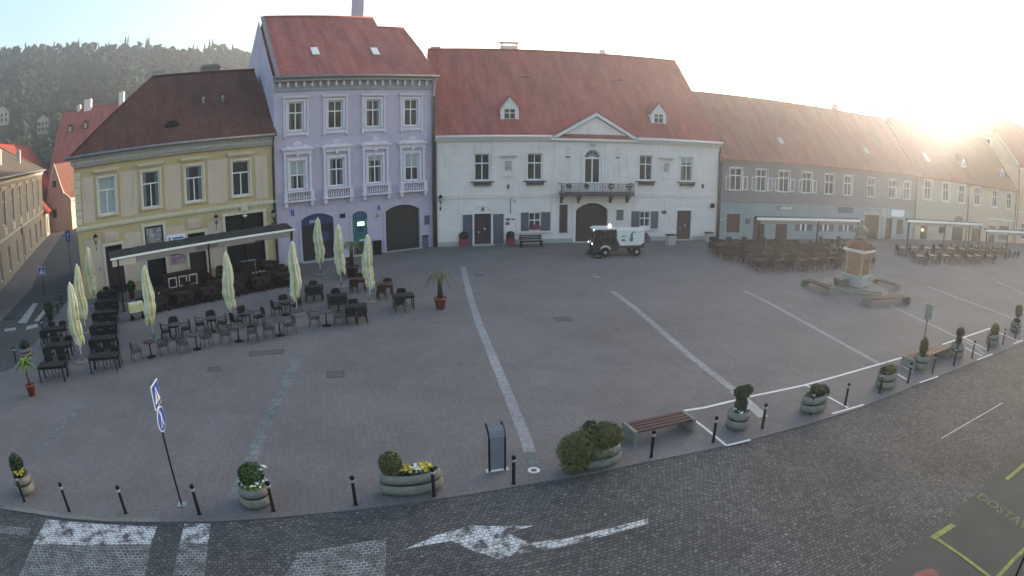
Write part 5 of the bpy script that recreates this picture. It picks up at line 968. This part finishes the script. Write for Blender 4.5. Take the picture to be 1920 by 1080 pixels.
# parasols ------------------------------------------------
def parasol_protos():
    out = []
    for v in range(3):
        t = thing('parasol', 'x', 'parasol', (0,0,0), 0, 'folded parasols round the left terrace'); rr = random.Random(20+v)
        b = MB(); b.tube([(0,0,.05),(0,0,3.70)], .032, 8); b.build('pole', M['ropew'], t)
        b = MB(); b.lathe([(.42,0),(.42,.05),(.36,.07)], 20); b.lathe([(.06,.07),(.05,.4)], 10); b.build('base', M['concrete'], t)
        ph = rr.random()*6; kk = [rr.uniform(.7,1.3) for _ in range(8)]; tw = rr.uniform(-.9,.9)
        pr = [(.05,3.72),(.13,3.62),(.17,3.35),(.21,3.0),(.25,2.6),(.27,2.3),(.24,2.0),(.29,1.7),(.27,1.45),(.22,1.28),(.25,1.1),(.20,.92)]
        def fn(w, j): 
            f = w*4+ph+tw*j*.25; return 1+(.16+.06*j if j < 6 else .42)*(abs(math.sin(f))-.5)*kk[int(w/6.29*8) % 8]+.10*math.sin(w+j*.7+ph)
        b = MB(); b.lathe(pr, 48, fn=fn, smooth=False); nv = len(b.v)
        for q in range(48):
            w = 2*PI*q/48; dz = .13*math.sin(w*3+ph)+.08*math.sin(w*7+ph*2)
            b.v[nv-48+q].z += dz; b.v[nv-96+q].z += dz*.6
            for j in range(3, 12): b.v[j*48+q].x += .035*math.sin(j*.8+ph); b.v[j*48+q].y += .03*math.cos(j*.7+ph)
        b.m = [1 if int(((i % 48)/48*8+.5+tw*(i//48)*.12)) % 2 else 0 for i in range(len(b.f))]
        o = b.build('canopy', [M['canvas'], M['canvas2']], t)
        b = MB(); b.lathe([(.235,2.0),(.25,1.97),(.25,1.92),(.235,1.89)], 20, fn=lambda w,j: 1+.12*math.sin(3*w+ph)); b.build('tie_strap', M['canvas'], o)
        b = MB(); b.lathe([(.0,3.82),(.04,3.78),(.07,3.72),(.06,3.68)], 10); b.build('finial', M['ropew'], t); out.append(t)
    return out
pp = parasol_protos(); used = set()
PAR = [((155,678),'folded parasol nearest the lower left corner of the terrace'),((162,624),'left folded parasol of the overlapping pair by the yellow house corner'),((178,574),'hindmost folded parasol beside the yellow house corner'),((289,637),'folded parasol in front of the left end of the long awning'),((436,606),'folded parasol before the middle of the long awning'),((558,590),'folded parasol at the right end of the long awning'),
 ((640,538),'folded parasol left of the cash machine'),((601,515),'folded parasol in front of the arched shop front'),((694,566),'rightmost folded parasol, before the lilac house')]
for i, ((x, y), lab) in enumerate(PAR):
    p = G(x, y)
    if i < 3: pp[i].location = p; pp[i].rotation_euler = (0,0,rg.random()*6); pp[i]['label'] = lab
    else: dup(pp[i % 3], p, rg.random()*6, lab, scale=(1,1,rg.uniform(.97,1.03)))
# cafe furniture ------------------------------------------------
def chair_proto(m, lab, arm=True):
    t = thing('chair', lab, 'chair', (0,0,-50), 0, 'x'); b = MB(); b.box(-.24,.24,-.24,.22,.40,.46); b.build('seat', m, t, bev=.015)
    b = MB(); b.extr([(-.24,.50),(.24,.50),(.25,.80),(.15,.88),(-.15,.88),(-.25,.80)], .20, .25); b.build('backrest', m, t)
    for x, y in ((-.21,-.21),(.21,-.21),(-.22,.22),(.22,.22)): b = MB(); b.tube([(x*1.12,y*1.15,0),(x,y,.42)], .022, 5); b.build('leg', m, t)
    if arm:
        for s_ in (-1,1): b = MB(); b.tube([(s_*.25,-.20,.42),(s_*.27,-.20,.64),(s_*.27,.2,.68)], .022, 5); b.build('armrest', m, t)
    return t
def table_proto(m, mt, lab, w, d, rnd=False):
    t = thing('table', lab, 'table', (0,0,-50), 0, 'x'); b = MB()
    if rnd: b.lathe([(w/2,.70),(w/2,.735)], 20)
    else: b.box(-w/2,w/2,-d/2,d/2,.70,.74)
    b.build('tabletop', mt, t)
    if rnd: b = MB(); b.tube([(0,0,.03),(0,0,.70)], .035, 8); b.build('column', m, t); b = MB(); b.lathe([(.24,0),(.22,.03),(.05,.05)], 14); b.build('foot', m, t)
    else:
        for x in (-1,1):
            for y in (-1,1): b = MB(); b.box(x*(w/2-.06)-.03,x*(w/2-.06)+.03,y*(d/2-.06)-.03,y*(d/2-.06)+.03,0,.70); b.build('leg', m, t)
        [MB().box(-w/2+.09,w/2-.09,y0,y0+.03,.60,.70).build('apron', m, t) for y0 in (-d/2+.05, d/2-.08)]
    return t
P_ = {}
def put(key, maker, loc, rz, lab, grp):
    if key not in P_: P_[key] = t = maker(lab); t.location = loc; t.rotation_euler = (0,0,rz); t['group'] = grp; t['label'] = lab; KIDS[t.name] = [(c, list(c.children)) for c in t.children]; return t
    return dup(P_[key], loc, rz, lab, grp)
ch_d = lambda l: chair_proto(M['wicker'], l); ch_g = lambda l: chair_proto(M['wicker2'], l); ch_n = lambda l: chair_proto(M['wood'], l, False)
tb_l = lambda l: table_proto(M['wicker'], M['wicker'], l, 1.5, .75); tb_s = lambda l: table_proto(M['wicker'], M['wicker'], l, .8, .8); tb_r = lambda l: table_proto(M['metal'], M['wicker2'], l, .68, .68, True)
tb_red = lambda l: table_proto(M['redwood'], M['redwood'], l, .9, .8); tb_rr = lambda l: table_proto(M['metal'], M['redwood'], l, .6, .6, True); tb_p = lambda l: table_proto(M['metal'], M['ltop'], l, .8, .8)
def setat(px, py, rz, tk, tm, ck, cm, tl, cl, grp, seats=((0,-.62,PI),(0,.62,0)), jit=.05):
    p = G(px, py) if not isinstance(px, Vector) else px; c, s_ = math.cos(rz), math.sin(rz)
    put(tk, tm, (p.x,p.y,0), rz, tl, 'tables '+grp)
    for i, (x, y, a_) in enumerate(seats):
        x += rg.uniform(-jit,jit); y += rg.uniform(-jit,jit); put(ck, cm, (p.x+c*x-s_*y, p.y+s_*x+c*y, 0), rz+a_+rg.uniform(-.12,.12), cl, 'chairs '+grp)
four = ((-.38,-.60,PI),(.38,-.60,PI),(-.38,.60,0),(.38,.60,0)); side2 = ((-.62,0,PI/2),(.62,0,-PI/2))
# two ranks of long wicker tables at the left corner
for k, (x, y) in enumerate([(103,712),(113,672),(104,640)]):
    setat(x, y, .16, 'long', tb_l, 'cd', ch_d, ['nearest long dark wicker table beside the left potted palm','long dark wicker table second in the left rank','long dark wicker table last in the left rank'][k], 'dark wicker chair in the left rank beside the first parasol', 'in the left rank', four if k else ((-.38,.5,0),(.38,.5,0)))
for k, (x, y) in enumerate([(199,695),(198,660),(197,633),(200,608),(202,586),(205,567)]):
    setat(x, y, .14, 'long', tb_l, 'cd', ch_d, 'long dark wicker table %s in the rank running back to the awning post' % ['nearest','second','third','fourth','fifth','last'][k], 'dark wicker chair in the rank running back to the awning post', 'in the second rank', four if k else ((-.38,.5,0),(.38,.5,0)))
# bistro sets along the front
BI = [(284,668,'red topped bistro table below the fourth parasol','armchair at the red topped bistro table',tb_rr,'rr',side2),(368,655,'round bistro table with two chairs left of the fifth parasol','grey chair at the round table left of the fifth parasol',tb_r,'tr',side2),(447,636,'round bistro table in front of the fifth parasol','chair at the round table in front of the fifth parasol',tb_r,'tr',side2),(523,624,'round bistro table left of the sixth parasol','chair at the round table left of the sixth parasol',tb_r,'tr',side2),(608,608,'round bistro table right of the sixth parasol','chair at the round table right of the sixth parasol',tb_r,'tr',side2)]
for (x, y, tl, cl, tm, key, se) in BI: setat(x+rg.uniform(-8,8), y+rg.uniform(-5,5), .22+rg.uniform(-.45,.45), key, tm, 'cg', ch_g, tl, cl, 'of the front bistro row', se, .12)
for k, (x, y) in enumerate([(332,634),(398,622),(470,612),(536,590)]):
    setat(x, y, .22+rg.uniform(-.5,.5), 'tr', tb_r, 'cd', ch_d, ['dark bistro table between the fourth and fifth parasols','dark bistro table left behind the fifth parasol','dark bistro table right behind the fifth parasol','dark bistro table left behind the sixth parasol'][k], 'dark chair of the loose second bistro row', 'of the second bistro row', ((-.6,.1,PI/2),(.55,-.2,-PI/2),(.05,.62,0)), .15)
# dark square tables before the lilac house
for k, (x, y, tl) in enumerate([(590,560,'dark table left of the parasol before the cash machine'),(633,578,'dark table just in front of the parasol before the cash machine'),(668,600,'dark table left of the rightmost parasol'),(757,578,'outermost dark table at the right end of the terrace')]):
    setat(x, y, .1, 'sq', lambda l: table_proto(M['wicker'], M['wicker'], l, 1.1, .8), 'cd', ch_d, tl, 'dark chair at the %s' % tl.replace('dark ',''), 'right of the awning', ((-.25,-.6,PI),(.25,-.6,PI),(0,.6,0)) if k < 3 else ((.0,.62,0),(-.3,-.6,PI)))
for k, (x, y, tl) in enumerate([(722,556,'red brown table behind the outermost dark table'),(672,545,'red brown table left behind the rightmost parasol'),(650,512,'red brown table beside the dark palm')]):
    setat(x, y, .1, 'red', tb_red, 'cn', ch_n, tl, 'red brown chair at the %s' % tl.replace('red brown ',''), 'of the red brown sets', ((-.3,-.58,PI),(.3,.58,0)))
# long awning with posts -----------------------------------------------------
zA = 3.2; A0, A1 = G(207,487,zA), G(552,430,zA); dA = (A1-A0).normalized(); LA = (A1-A0).length; aA = math.atan2(dA.y, dA.x)
t = thing('terrace_awning', 'long dark retractable awning with white front beam before the yellow house', 'awning', (A0.x,A0.y,0), aA, 'awnings over the cafe terraces'); AW = t
b = MB(); b.box(0,LA,-.07,.07,zA-.06,zA+.05); b.build('front_beam', M['awnc'], t)
b = MB()
for k in range(30):
    x0, x1 = LA*k/30, LA*(k+1)/30; s_ = .05*(k % 2); s2 = .05*((k+1) % 2); b.poly([(x0,.08,zA+.02+s_*.6),(x1,.08,zA+.02+s2*.6),(x1,1.25,zA+.30+s2*.6),(x0,1.25,zA+.30+s_*.6)], smooth=True)
b.build('awning_fabric', M['awn'], t)
b = MB(); b.box(0.1,LA-.1,-.012,.0,zA-.44,zA-.07); va = b.build('valance', M['valance'], t); b = MB(); b.box(.1,1.7,-.03,-.013,zA-.46,zA-.12); b.build('valance_panel', M['cream'], va)
text('RESTORAN', 'valance_lettering', M['metal'], va, .30, Matrix.Translation((LA*.515,-.02,zA-.25)) @ Matrix.Rotation(PI/2,4,'X'), .004)
for x, nm in ((.75,0),(LA*.34,0),(LA*.80,0)): b = MB(); b.box(x-.32,x+.32,-.025,-.013,zA-.42,zA-.36); b.build('valance_mark', M['metal'], va)
for x in (.5, LA*.52, LA-.25): b = MB(); b.box(x-.05,x+.05,-.05,.05,0,zA-.06); b.build('post', M['metal'], t)
[MB().box(x-.04,x+.04,.07,2.6,zA-.0,zA+.06).build('side_rail', M['metal'], t) for x in (.3,LA*.5,LA-.3)]
def W2(a_, b_): q = A0+dA*a_+Vector((-dA.y,dA.x,0))*b_; return Vector((q.x,q.y,0))
# dark furniture under the awning
dk = [W2(1.7,-1.9), W2(12.1,-1.7), W2(12.3,4.4), W2(6.8,4.6), W2(6.8,2.9), W2(1.7,2.7)]
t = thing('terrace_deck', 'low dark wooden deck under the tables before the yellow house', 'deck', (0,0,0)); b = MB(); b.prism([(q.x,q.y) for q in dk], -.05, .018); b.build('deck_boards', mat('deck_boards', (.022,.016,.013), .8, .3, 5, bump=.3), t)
for j, (row, offs) in enumerate([(-1.3,0),(.2,.9),(1.7,.3),(3.3,.8)]):
    for k in range(6):
        p = W2(2.6+1.72*k+offs, row)
        if j == 3 and k < 2 or (j, k) in ((2,1),(2,2)): continue
        p.z = .0; setat(p, 0, aA+rg.uniform(-.06,.06), 'woodt', lambda l: table_proto(M['wood'], M['wood'], l, .95, .75), 'cn', ch_n, 'dark wooden table in the shade under the long awning', 'dark wooden chair in the shade under the long awning', 'under the long awning', ((-.25,-.55,PI),(.25,-.55,PI),(.0,.55,0)))
p = W2(5.3, 2.5); t = thing('bar_counter', 'dark outdoor bar counter with white framed shelves under the awning', 'counter', p, aA); b = MB(); b.box(-1.3,1.3,-.3,.3,0,1.15); b.build('counter_body', M['wood'], t, bev=.01); b = MB(); b.box(-1.4,1.4,-.38,.38,1.16,1.22); b.build('counter_top', M['wood'], t); b = MB(); [b.box(-1.1+.75*k,-.5+.75*k,-.335,-.30,.35,.42) for k in range(3)]; [b.box(-1.1+.75*k,-.5+.75*k,-.335,-.30,.95,1.02) for k in range(3)]; [b.box(x,x+.06,-.335,-.30,.42,.95) for x in (-1.1,-.56,-.35,.19,.4,.94)]; b.build('shelf_frame', M['trim'], t)
p = W2(10.1, .2); t = thing('serving_board', 'dark board with four small white dishes at the awning front', 'tray', p, aA); b = MB(); b.box(-.6,.6,-.3,.3,.72,.76); b.build('board', M['redwood'], t)
for k in range(4): b = MB(); b.lathe([(.04,.762),(.09,.80),(.10,.81),(.0,.775)], 10, (-.4+.26*k,0,0)); b.build('dish', M['signw'], t)
[MB().box(x,x+.06,-.2,.2,0,.72).build('leg', M['wood'], t) for x in (-.5,.44)]
p = G(258,598); t = thing('salad_cart', 'small yellow green cart with white bowls beside the awning post', 'cart', p, aA); b = MB(); b.box(-.45,.45,-.3,.3,.45,.95); b.build('cart_body', M['canvas'], t, bev=.02)
for k in range(6): b = MB(); b.lathe([(.03,.955),(.07,1.0)], 8, (-.35+.14*k,-.1,0)); b.build('bowl', M['signw'], t)
for x in (-.35,.35): b = MB(); b.lathe([(.14,-.03),(.14,.03)], 12); w_ = b.build('wheel', M['metal'], t); w_.matrix_local = Matrix.Translation((x,-.25,.14)) @ Matrix.Rotation(PI/2,4,'X'); b = MB(); b.box(x-.02,x+.02,-.24,.24,.14,.45); b.build('leg', M['metal'], t)
p = G(286,520)
for (px, py, w, lab, m) in ((303,572,.5,'white framed menu board behind the fourth parasol','trim'),(465,508,1.2,'pale board leaning at the wide dark window of the yellow house','stone')):
    p = G(px, py); t = thing('menu_board', lab, 'menu board', p, aA); b = MB(); b.box(-w/2,w/2,-.02,.02,.05,.75); b.build('board', M['gate'], t); b = MB(); b.box(-w/2-.04,w/2+.04,-.04,-.02,.70,.78); b.box(-w/2-.04,-w/2,-.04,-.02,.0,.70); b.box(w/2,w/2+.04,-.04,-.02,.0,.70); b.box(-w/2,w/2,-.04,-.02,.36,.42); b.build('board_frame', M[m], t)
# right hand awnings and crowded terraces ---------------------------------------
def awning(px0, py0, px1, py1, z, lab, depth, posts, back=False):
    a_, b_ = G(px0,py0,z), G(px1,py1,z); d = (b_-a_).normalized(); L_ = (b_-a_).length; t = thing('terrace_awning', lab, 'awning', (a_.x,a_.y,0), math.atan2(d.y,d.x), 'awnings over the cafe terraces')
    b = MB(); b.box(0,L_,-.10,.10,z-.10,z+.08); b.build('front_beam', M['awnc'], t); b = MB(); b.box(0,L_,.12,.42,z-.02,z+.16); b.build('awning_fabric', M['awn'], t)
    b = MB(); b.box(.1,L_-.1,-.012,0,z-.42,z-.11); b.build('valance', M['valance'], t)
    for x in posts: b = MB(); b.box(x*L_-.06,x*L_+.06,-.06,.06,0,z-.1); b.build('post', M['metal'], t)
    [MB().box(x-.04,x+.04,.42,depth,z,z+.07).build('side_rail', M['steel'], t) for x in (.1,L_-.1)]; return t, a_, d, L_
awning(1420,410,1614,414,2.85,'cream edged awning before the blue grey house',1.4,(.02,.55,.97)); awning(1703,414,1842,421,3.35,'bright white edged awning before the beige house',2.4,(.01,.45,.80,.97)); awning(1850,432,1925,436,3.1,'white edged awning cut by the right edge',2.0,(.01,.5))
def terrace(p00, p10, p01, nx, ny, tk, tm, ck, cm, tl, cl, grp, seats):
    a_, b_, c_ = (Vector((q.x,q.y,0)) for q in (p00,p10,p01)); d = (b_-a_).normalized(); rz = math.atan2(d.y, d.x)
    for i in range(nx):
        for j in range(ny):
            if (nx, ny) == (7, 5) and (i, j) in ((0,4),(6,4),(3,3)): continue
            p = a_+(b_-a_)*((i+.25*(j % 2))/max(1,nx-.5))+(c_-a_)*(j/max(1,ny-1))+Vector((rg.uniform(-.15,.15),rg.uniform(-.15,.15),0)); setat(p, 0, rz+rg.uniform(-.15,.15), tk, tm, ck, cm, tl, cl, grp, seats)
f4 = ((-.33,-.62,PI),(.33,-.62,PI),(-.33,.62,0),(.33,.62,0)); s4 = ((0,-.62,PI),(0,.62,0),(-.64,0,PI/2),(.64,0,-PI/2))
terrace(Vector((26.3,36.6,0)),Vector((37.8,36.2,0)),Vector((25.6,44.6,0)),7,5,'woodt',lambda l: table_proto(M['wood'],M['wood'],l,.95,.75),'cd',ch_d,'dark table on the crowded terrace under the cream edged awning','dark wicker chair on the crowded terrace under the cream edged awning','on the middle right terrace',f4[:3])
terrace(Vector((39.6,40.4,0)),Vector((43.0,40.4,0)),Vector((39.6,44.2,0)),2,3,'woodt',None,'cd',ch_d,'dark table behind the fountain','dark wicker chair behind the fountain','behind the fountain',((0,-.62,PI),(0,.62,0)))
terrace(Vector((45.2,36.4,0)),Vector((58.5,35.4,0)),Vector((46.0,40.0,0)),7,2,'pale',tb_p,'cn',ch_n,'pale topped table in front of the bright white edged awning','brown chair in front of the bright white edged awning','of the far right terrace',s4[:3])
terrace(Vector((54.5,38.8,0)),Vector((68,37,0)),Vector((55.2,41.2,0)),7,2,'pale',None,'cn',ch_n,'pale topped table near the right edge below the far awning','brown chair near the right edge below the far awning','at the right edge',())
b = MB()
for i in range(13):
    for j in range(3):
        c_ = Vector((54.6+1.05*i+rg.uniform(-.1,.1), 38.2-.13*i+1.45*j+rg.uniform(-.1,.1), 0)); Mx = Matrix.Translation(c_) @ Matrix.Rotation(rg.choice((0,PI))+rg.uniform(-.2,.2),4,'Z')
        b.box(-.22,.22,-.22,.22,.40,.45,M=Mx); b.box(-.22,.22,.18,.23,.45,.88,M=Mx); [b.box(x-.02,x+.02,y-.02,y+.02,0,.40,M=Mx) for x in (-.2,.2) for y in (-.2,.2)]
tag(b.build('cafe_chairs', M['wood']), 'far rows of small brown chairs at the right edge', 'chairs', kind='stuff')
# fountain column ------------------------------------------------
c = G(1604,541); t = thing('fountain_monument', 'orange square fountain column with tiled roof on a stone platform', 'fountain', (c.x,c.y,0), R(-28))
b = MB(); b.prism([(-2.3,-1.7),(1.9,-2.2),(2.5,-.4),(1.8,2.1),(-1.9,2.1),(-2.7,.3)], 0, .16); b.prism([(-1.8,-1.3),(1.5,-1.7),(1.9,-.3),(1.4,1.7),(-1.5,1.7),(-2.1,.2)], .16, .24); b.build('platform', M['concrete'], t)
b = MB(); b.lathe([(1.02,.24),(1.08,.34),(1.0,.40),(1.12,.86),(1.22,.90),(1.22,1.0),(1.0,1.04)], 4, smooth=False); b.build('plinth', mat('pale_limestone', (.36,.35,.33), .85, .2, 3, bump=.3), t)
b = MB(); b.lathe([(.92,1.04),(.92,2.55)], 4, smooth=False); b.build('shaft', M['orange'], t)
M['sandc'] = mat('sand_column', (.33,.25,.14), .8, .2, 4)
for k in range(4): a_ = PI/2*k; MB().lathe([(.13,1.04),(.15,1.1),(.10,1.16),(.10,2.38),(.16,2.46),(.16,2.55)], 8, (.88*math.cos(a_),.88*math.sin(a_),0)).build('corner_column', M['sandc'], t)
b = MB(); b.lathe([(1.12,2.55),(1.25,2.62),(1.25,2.72),(1.15,2.76)], 4, smooth=False); b.build('cornice', M['trim'], t)
b = MB(); b.lathe([(1.22,2.76),(.85,3.05),(.45,3.35),(.22,3.45)], 4, smooth=False)
for k in range(4):
    a_ = PI/4+PI/2*k; Mx = Matrix.Rotation(a_,4,'Z'); q = [(.95,-.5,2.76),(.95,.5,2.76),(.95,0,3.25)]; b.poly([Mx @ Vector(v) for v in q]); b.poly([Mx @ Vector(v) for v in (q[0],q[2],(.3,0,3.25))]); b.poly([Mx @ Vector(v) for v in (q[1],q[2],(.3,0,3.25))])
b.build('roof', mat('fountain_roof_tile', (.13,.045,.035), .8, .25, 5), t)
b = MB(); b.lathe([(.40,3.38),(.44,3.5),(.30,3.56),(.36,3.70),(.55,3.9),(.50,4.1),(.30,4.22),(.14,4.3),(.19,4.42),(.17,4.56),(0,4.66)], 12, fn=lambda w,j: 1+.12*math.sin(3*w+j)); b.build('bronze_figure', mat('green_bronze', (.11,.12,.095), .6, .25, 6), t)
b = MB(); b.box(-.28,.28,-.75,-.70,1.75,1.85); o = b.build('inscription_plate', M['gate'], t); o.matrix_local = Matrix.Rotation(PI/4,4,'Z') @ Matrix.Translation((0,.03,.2))
b = MB(); b.lathe([(.5,.24),(.58,.7),(.62,.74),(.5,.74),(.46,.6)], 8, (-1.25,-.35,0)); b.build('basin', M['concrete'], t)
b = MB(); b.tube([(-.75,-.35,1.45),(-1.0,-.35,1.5),(-1.2,-.35,1.3)], .04, 6); b.build('spout', M['steel'], t)
for (a_, b_, lab) in (((1508,535),(1562,552),'long low slatted bench left of the fountain'),((1622,572),(1700,567),'low bench in front of the fountain platform'),((1640,533),(1684,545),'low bench behind the fountain on its right')):
    bench(G(*a_), G(*b_), lab, m=M['wood'], grp='benches round the fountain')
# street sweeper ------------------------------------------------
p = G(1158,480); t = thing('street_sweeper', 'small street sweeper with dark cab, white hopper and lit beacon', 'sweeper', (p.x,p.y+.4,0), R(-2))
M['swd'] = mat('sweeper_dark_grey', (.035,.035,.038), .5, .2, 5); M['sww'] = mat('sweeper_white', (.66,.63,.61), .35, .05, 4)
b = MB(); b.extr([(-1.9,.35),(-.1,.35),(.0,.6),(2.1,.6),(2.1,.95),(-.1,1.0),(-1.9,.75)], -.6, .6); b.build('chassis', M['swd'], t)
b = MB(); b.extr([(-1.95,.75),(-.25,.75),(-.25,2.02),(-1.75,2.02),(-1.98,1.4)], -.58, .58); cb = b.build('cab', mat('cab_glass_dark', (.020,.018,.017), .12, .3, 3, spec=.6), t)
b = MB(); b.extr([(-2.0,.72),(-.22,.72),(-.22,.82),(-2.0,.82)], -.60, .60); [b.box(x-.03,x+.03,y,y+.02,.8,2.03) for x in (-.28,-1.1) for y in (-.60,.585)]; b.tube([(-1.98,-.59,.85),(-1.97,-.59,1.4),(-1.78,-.59,2.0)], .035, 5); b.build('cab_frame', M['swd'], cb)
b = MB(); b.extr([(-1.95,2.02),(-.2,2.02),(-.3,2.13),(-1.7,2.16)], -.62, .62); b.build('cab_roof', M['sww'], t)
b = MB(); b.extr([(-.18,2.0),(2.05,2.0),(2.05,1.05),(1.75,.82),(.1,.82),(-.15,1.4)], -.62, .62); hp = b.build('hopper', M['sww'], t, bev=.03)
b = MB(); b.extr([(2.07,1.75),(2.35,1.7),(2.6,1.35),(2.6,.95),(2.07,.95)], -.5, .5); b.build('rear_housing', mat('sweeper_plum', (.10,.06,.085), .5, .1, 4), t)
b = MB(); b.extr([(.86,1.12),(1.08,1.12),(1.14,1.35),(1.06,1.52),(1.12,1.66),(.98,1.72),(.88,1.55),(.92,1.42),(.82,1.3)], -.66, -.62); b.tube([(.95,-.64,1.70),(1.1,-.64,1.84),(1.3,-.64,1.80)], .04, 5); b.build('green_emblem', mat('emblem_green', (.06,.16,.13), .4, .05, 4), hp)
b = MB(); b.lathe([(0,-.01),(.15,0),(0,.01)], 14, (.35,-.636,1.22), sy=.12); b.extr([(.2,1.16),(.5,1.16),(.48,1.3),(.22,1.3)], -.65, -.62); b.build('red_emblem', mat('emblem_red', (.35,.04,.08), .4, .05, 4), hp)
b = MB(); b.extr([(.2,1.48),(.5,1.48),(.5,1.56),(.2,1.56)], -.65, -.62); b.build('emblem_caption', M['tealb'], hp)
for x, r in ((-1.05,.33),(1.45,.33)):
    for y in (-.66,.5): b = MB(); b.lathe([(r-.05,0),(r,.03),(r,.15),(r-.05,.18)], 20); w_ = b.build('wheel', M['metal'], t); w_.matrix_local = Matrix.Translation((x,y+.17,r)) @ Matrix.Rotation(PI/2,4,'X'); b = MB(); b.lathe([(.0,.182),(.12,.182),(.15,.16)], 12); b.build('hub', M['stone'], w_)
b = MB(); b.tube([(-1.05+.42*math.cos(w),-.64,.38+.42*math.sin(w)) for w in [R(a_) for a_ in range(25,160,15)]], .06, 5); b.build('mudguard', M['sww'], t)
for x, y in ((-1.75,-.75),(-1.75,.75)): b = MB(); b.lathe([(.12,.30),(.30,.12),(.42,.01)], 18, (x,y,0)); b.build('brush', M['concrete2'], t); b = MB(); b.tube([(x,y,.3),(x+.2,y*.7,.5),(x+.3,y*.5,.6)], .04, 5); b.build('brush_arm', M['metal'], t)
M['lampw'] = mat('lit_white_lamp', (1,.97,.9), .3, 0, emis=1.6)
for x, y, z in ((-1.93,-.5,2.0),(-2.0,-.45,.98),(-2.0,.45,.98)): b = MB(); b.lathe([(0,-.03),(.07,0),(0,.03)], 10); o = b.build('headlight', M['lampw'], t); o.matrix_local = Matrix.Translation((x-.03,y,z)) @ Matrix.Rotation(PI/2,4,'Y')
b = MB(); b.lathe([(.09,2.16),(.10,2.30),(.05,2.34)], 12, (-.55,0,0)); b.build('beacon', mat('lit_beacon', (1,.55,.5), .3, 0, emis=3.0), t)
b = MB(); b.box(-2.15,-2.05,-.85,-.72,1.45,1.75); b.tube([(-2.1,-.75,1.6),(-1.85,-.58,1.9)], .02, 5); b.build('mirror', M['metal'], t)
# side street signs ------------------------------------------------
p = G(84,552); t = thing('crossing_sign', 'blue square crossing sign standing in the side street', 'traffic sign', p, R(18)); b = MB(); b.tube([(0,0,0),(0,0,2.0)], .03, 6); b.build('pole', M['metal'], t); sign_sq(t, 1.75, .62)
p = G(143,505); t = thing('parking_sign', 'tall blue panel sign at the corner of the yellow house', 'traffic sign', (p.x-.6,p.y,0), R(20)); b = MB(); b.tube([(0,0,0),(0,0,3.4)], .03, 6); b.build('pole', M['metal'], t); b = MB(); b.box(-.22,.22,-.06,-.03,2.5,3.4); b.build('sign_plate', M['blue'], t); b = MB(); b.extr([(-.04,2.6),(.04,2.6),(.04,3.05),(.13,3.05),(0,3.28),(-.13,3.05),(-.04,3.05)], -.068, -.06); b.build('sign_arrow', M['signw'], t)
p = G(46,492); t = thing('traffic_light', 'slim traffic light showing red by the grey terrace', 'traffic light', p, R(25)); b = MB(); b.tube([(0,0,0),(0,0,3.2)], .05, 7); b.build('pole', M['metal'], t); b = MB(); b.box(-.16,.16,-.16,.0,2.9,3.9); b.build('lamp_housing', M['metal'], t); b = MB(); b.lathe([(0,-.03),(.12,0)], 12); o = b.build('red_lamp', mat('lit_red_lamp', (1,.16,.08), .3, 0, emis=2.5), t); o.matrix_local = Matrix.Translation((0,-.17,3.7)) @ Matrix.Rotation(PI/2,4,'X')
# black stay at the lower right corner
p = G(1905,1079,-.012); t = thing('leaning_pole', 'black leaning pole cut by the lower right corner', 'pole', (p.x,p.y,-.05), 0); b = MB(); b.tube([(0,0,0),(.25,.15,1.2),(.5,.3,2.4)], .04, 7); b.build('shaft', M['metal'], t); b = MB(); b.box(-.1,.1,-.1,.1,0,.03); b.build('foot_plate', M['steel'], t)
for k, (x, y) in enumerate([(33,604),(40,636)]): pass
markp('road_marking', [(33,606),(50,606),(71,569),(62,569)], M['fline'], .008, RZ); markp('road_marking', [(64,602),(72,603),(95,576),(88,574)], M['fline'], .008, RZ); markp('road_marking', [(8,622),(30,619),(30,614),(9,617)], M['fline'], .008, RZ); markp('road_marking', [(48,619),(72,613),(70,607),(50,612)], M['fline'], .008, RZ)
# ================================================================== morning haze; its added sunward glow stands in for lens glare
hz = MB(); hz.box(-480,330,-45,560,-1.4,135); o = hz.build('haze', None if False else M['metal']); o.data.materials.clear(); tag(o, kind='stuff')
m = bpy.data.materials.new('haze_air'); m.use_nodes = True; n = m.node_tree; n.nodes.clear(); ou = n.nodes.new('ShaderNodeOutputMaterial'); pv = n.nodes.new('ShaderNodeVolumePrincipled')
pv.inputs['Color'].default_value = (.86,.90,.94,1); pv.inputs['Density'].default_value = HAZE_D; pv.inputs['Anisotropy'].default_value = HAZE_G; n.links.new(pv.outputs[0], ou.inputs['Volume']); o.data.materials.append(m)
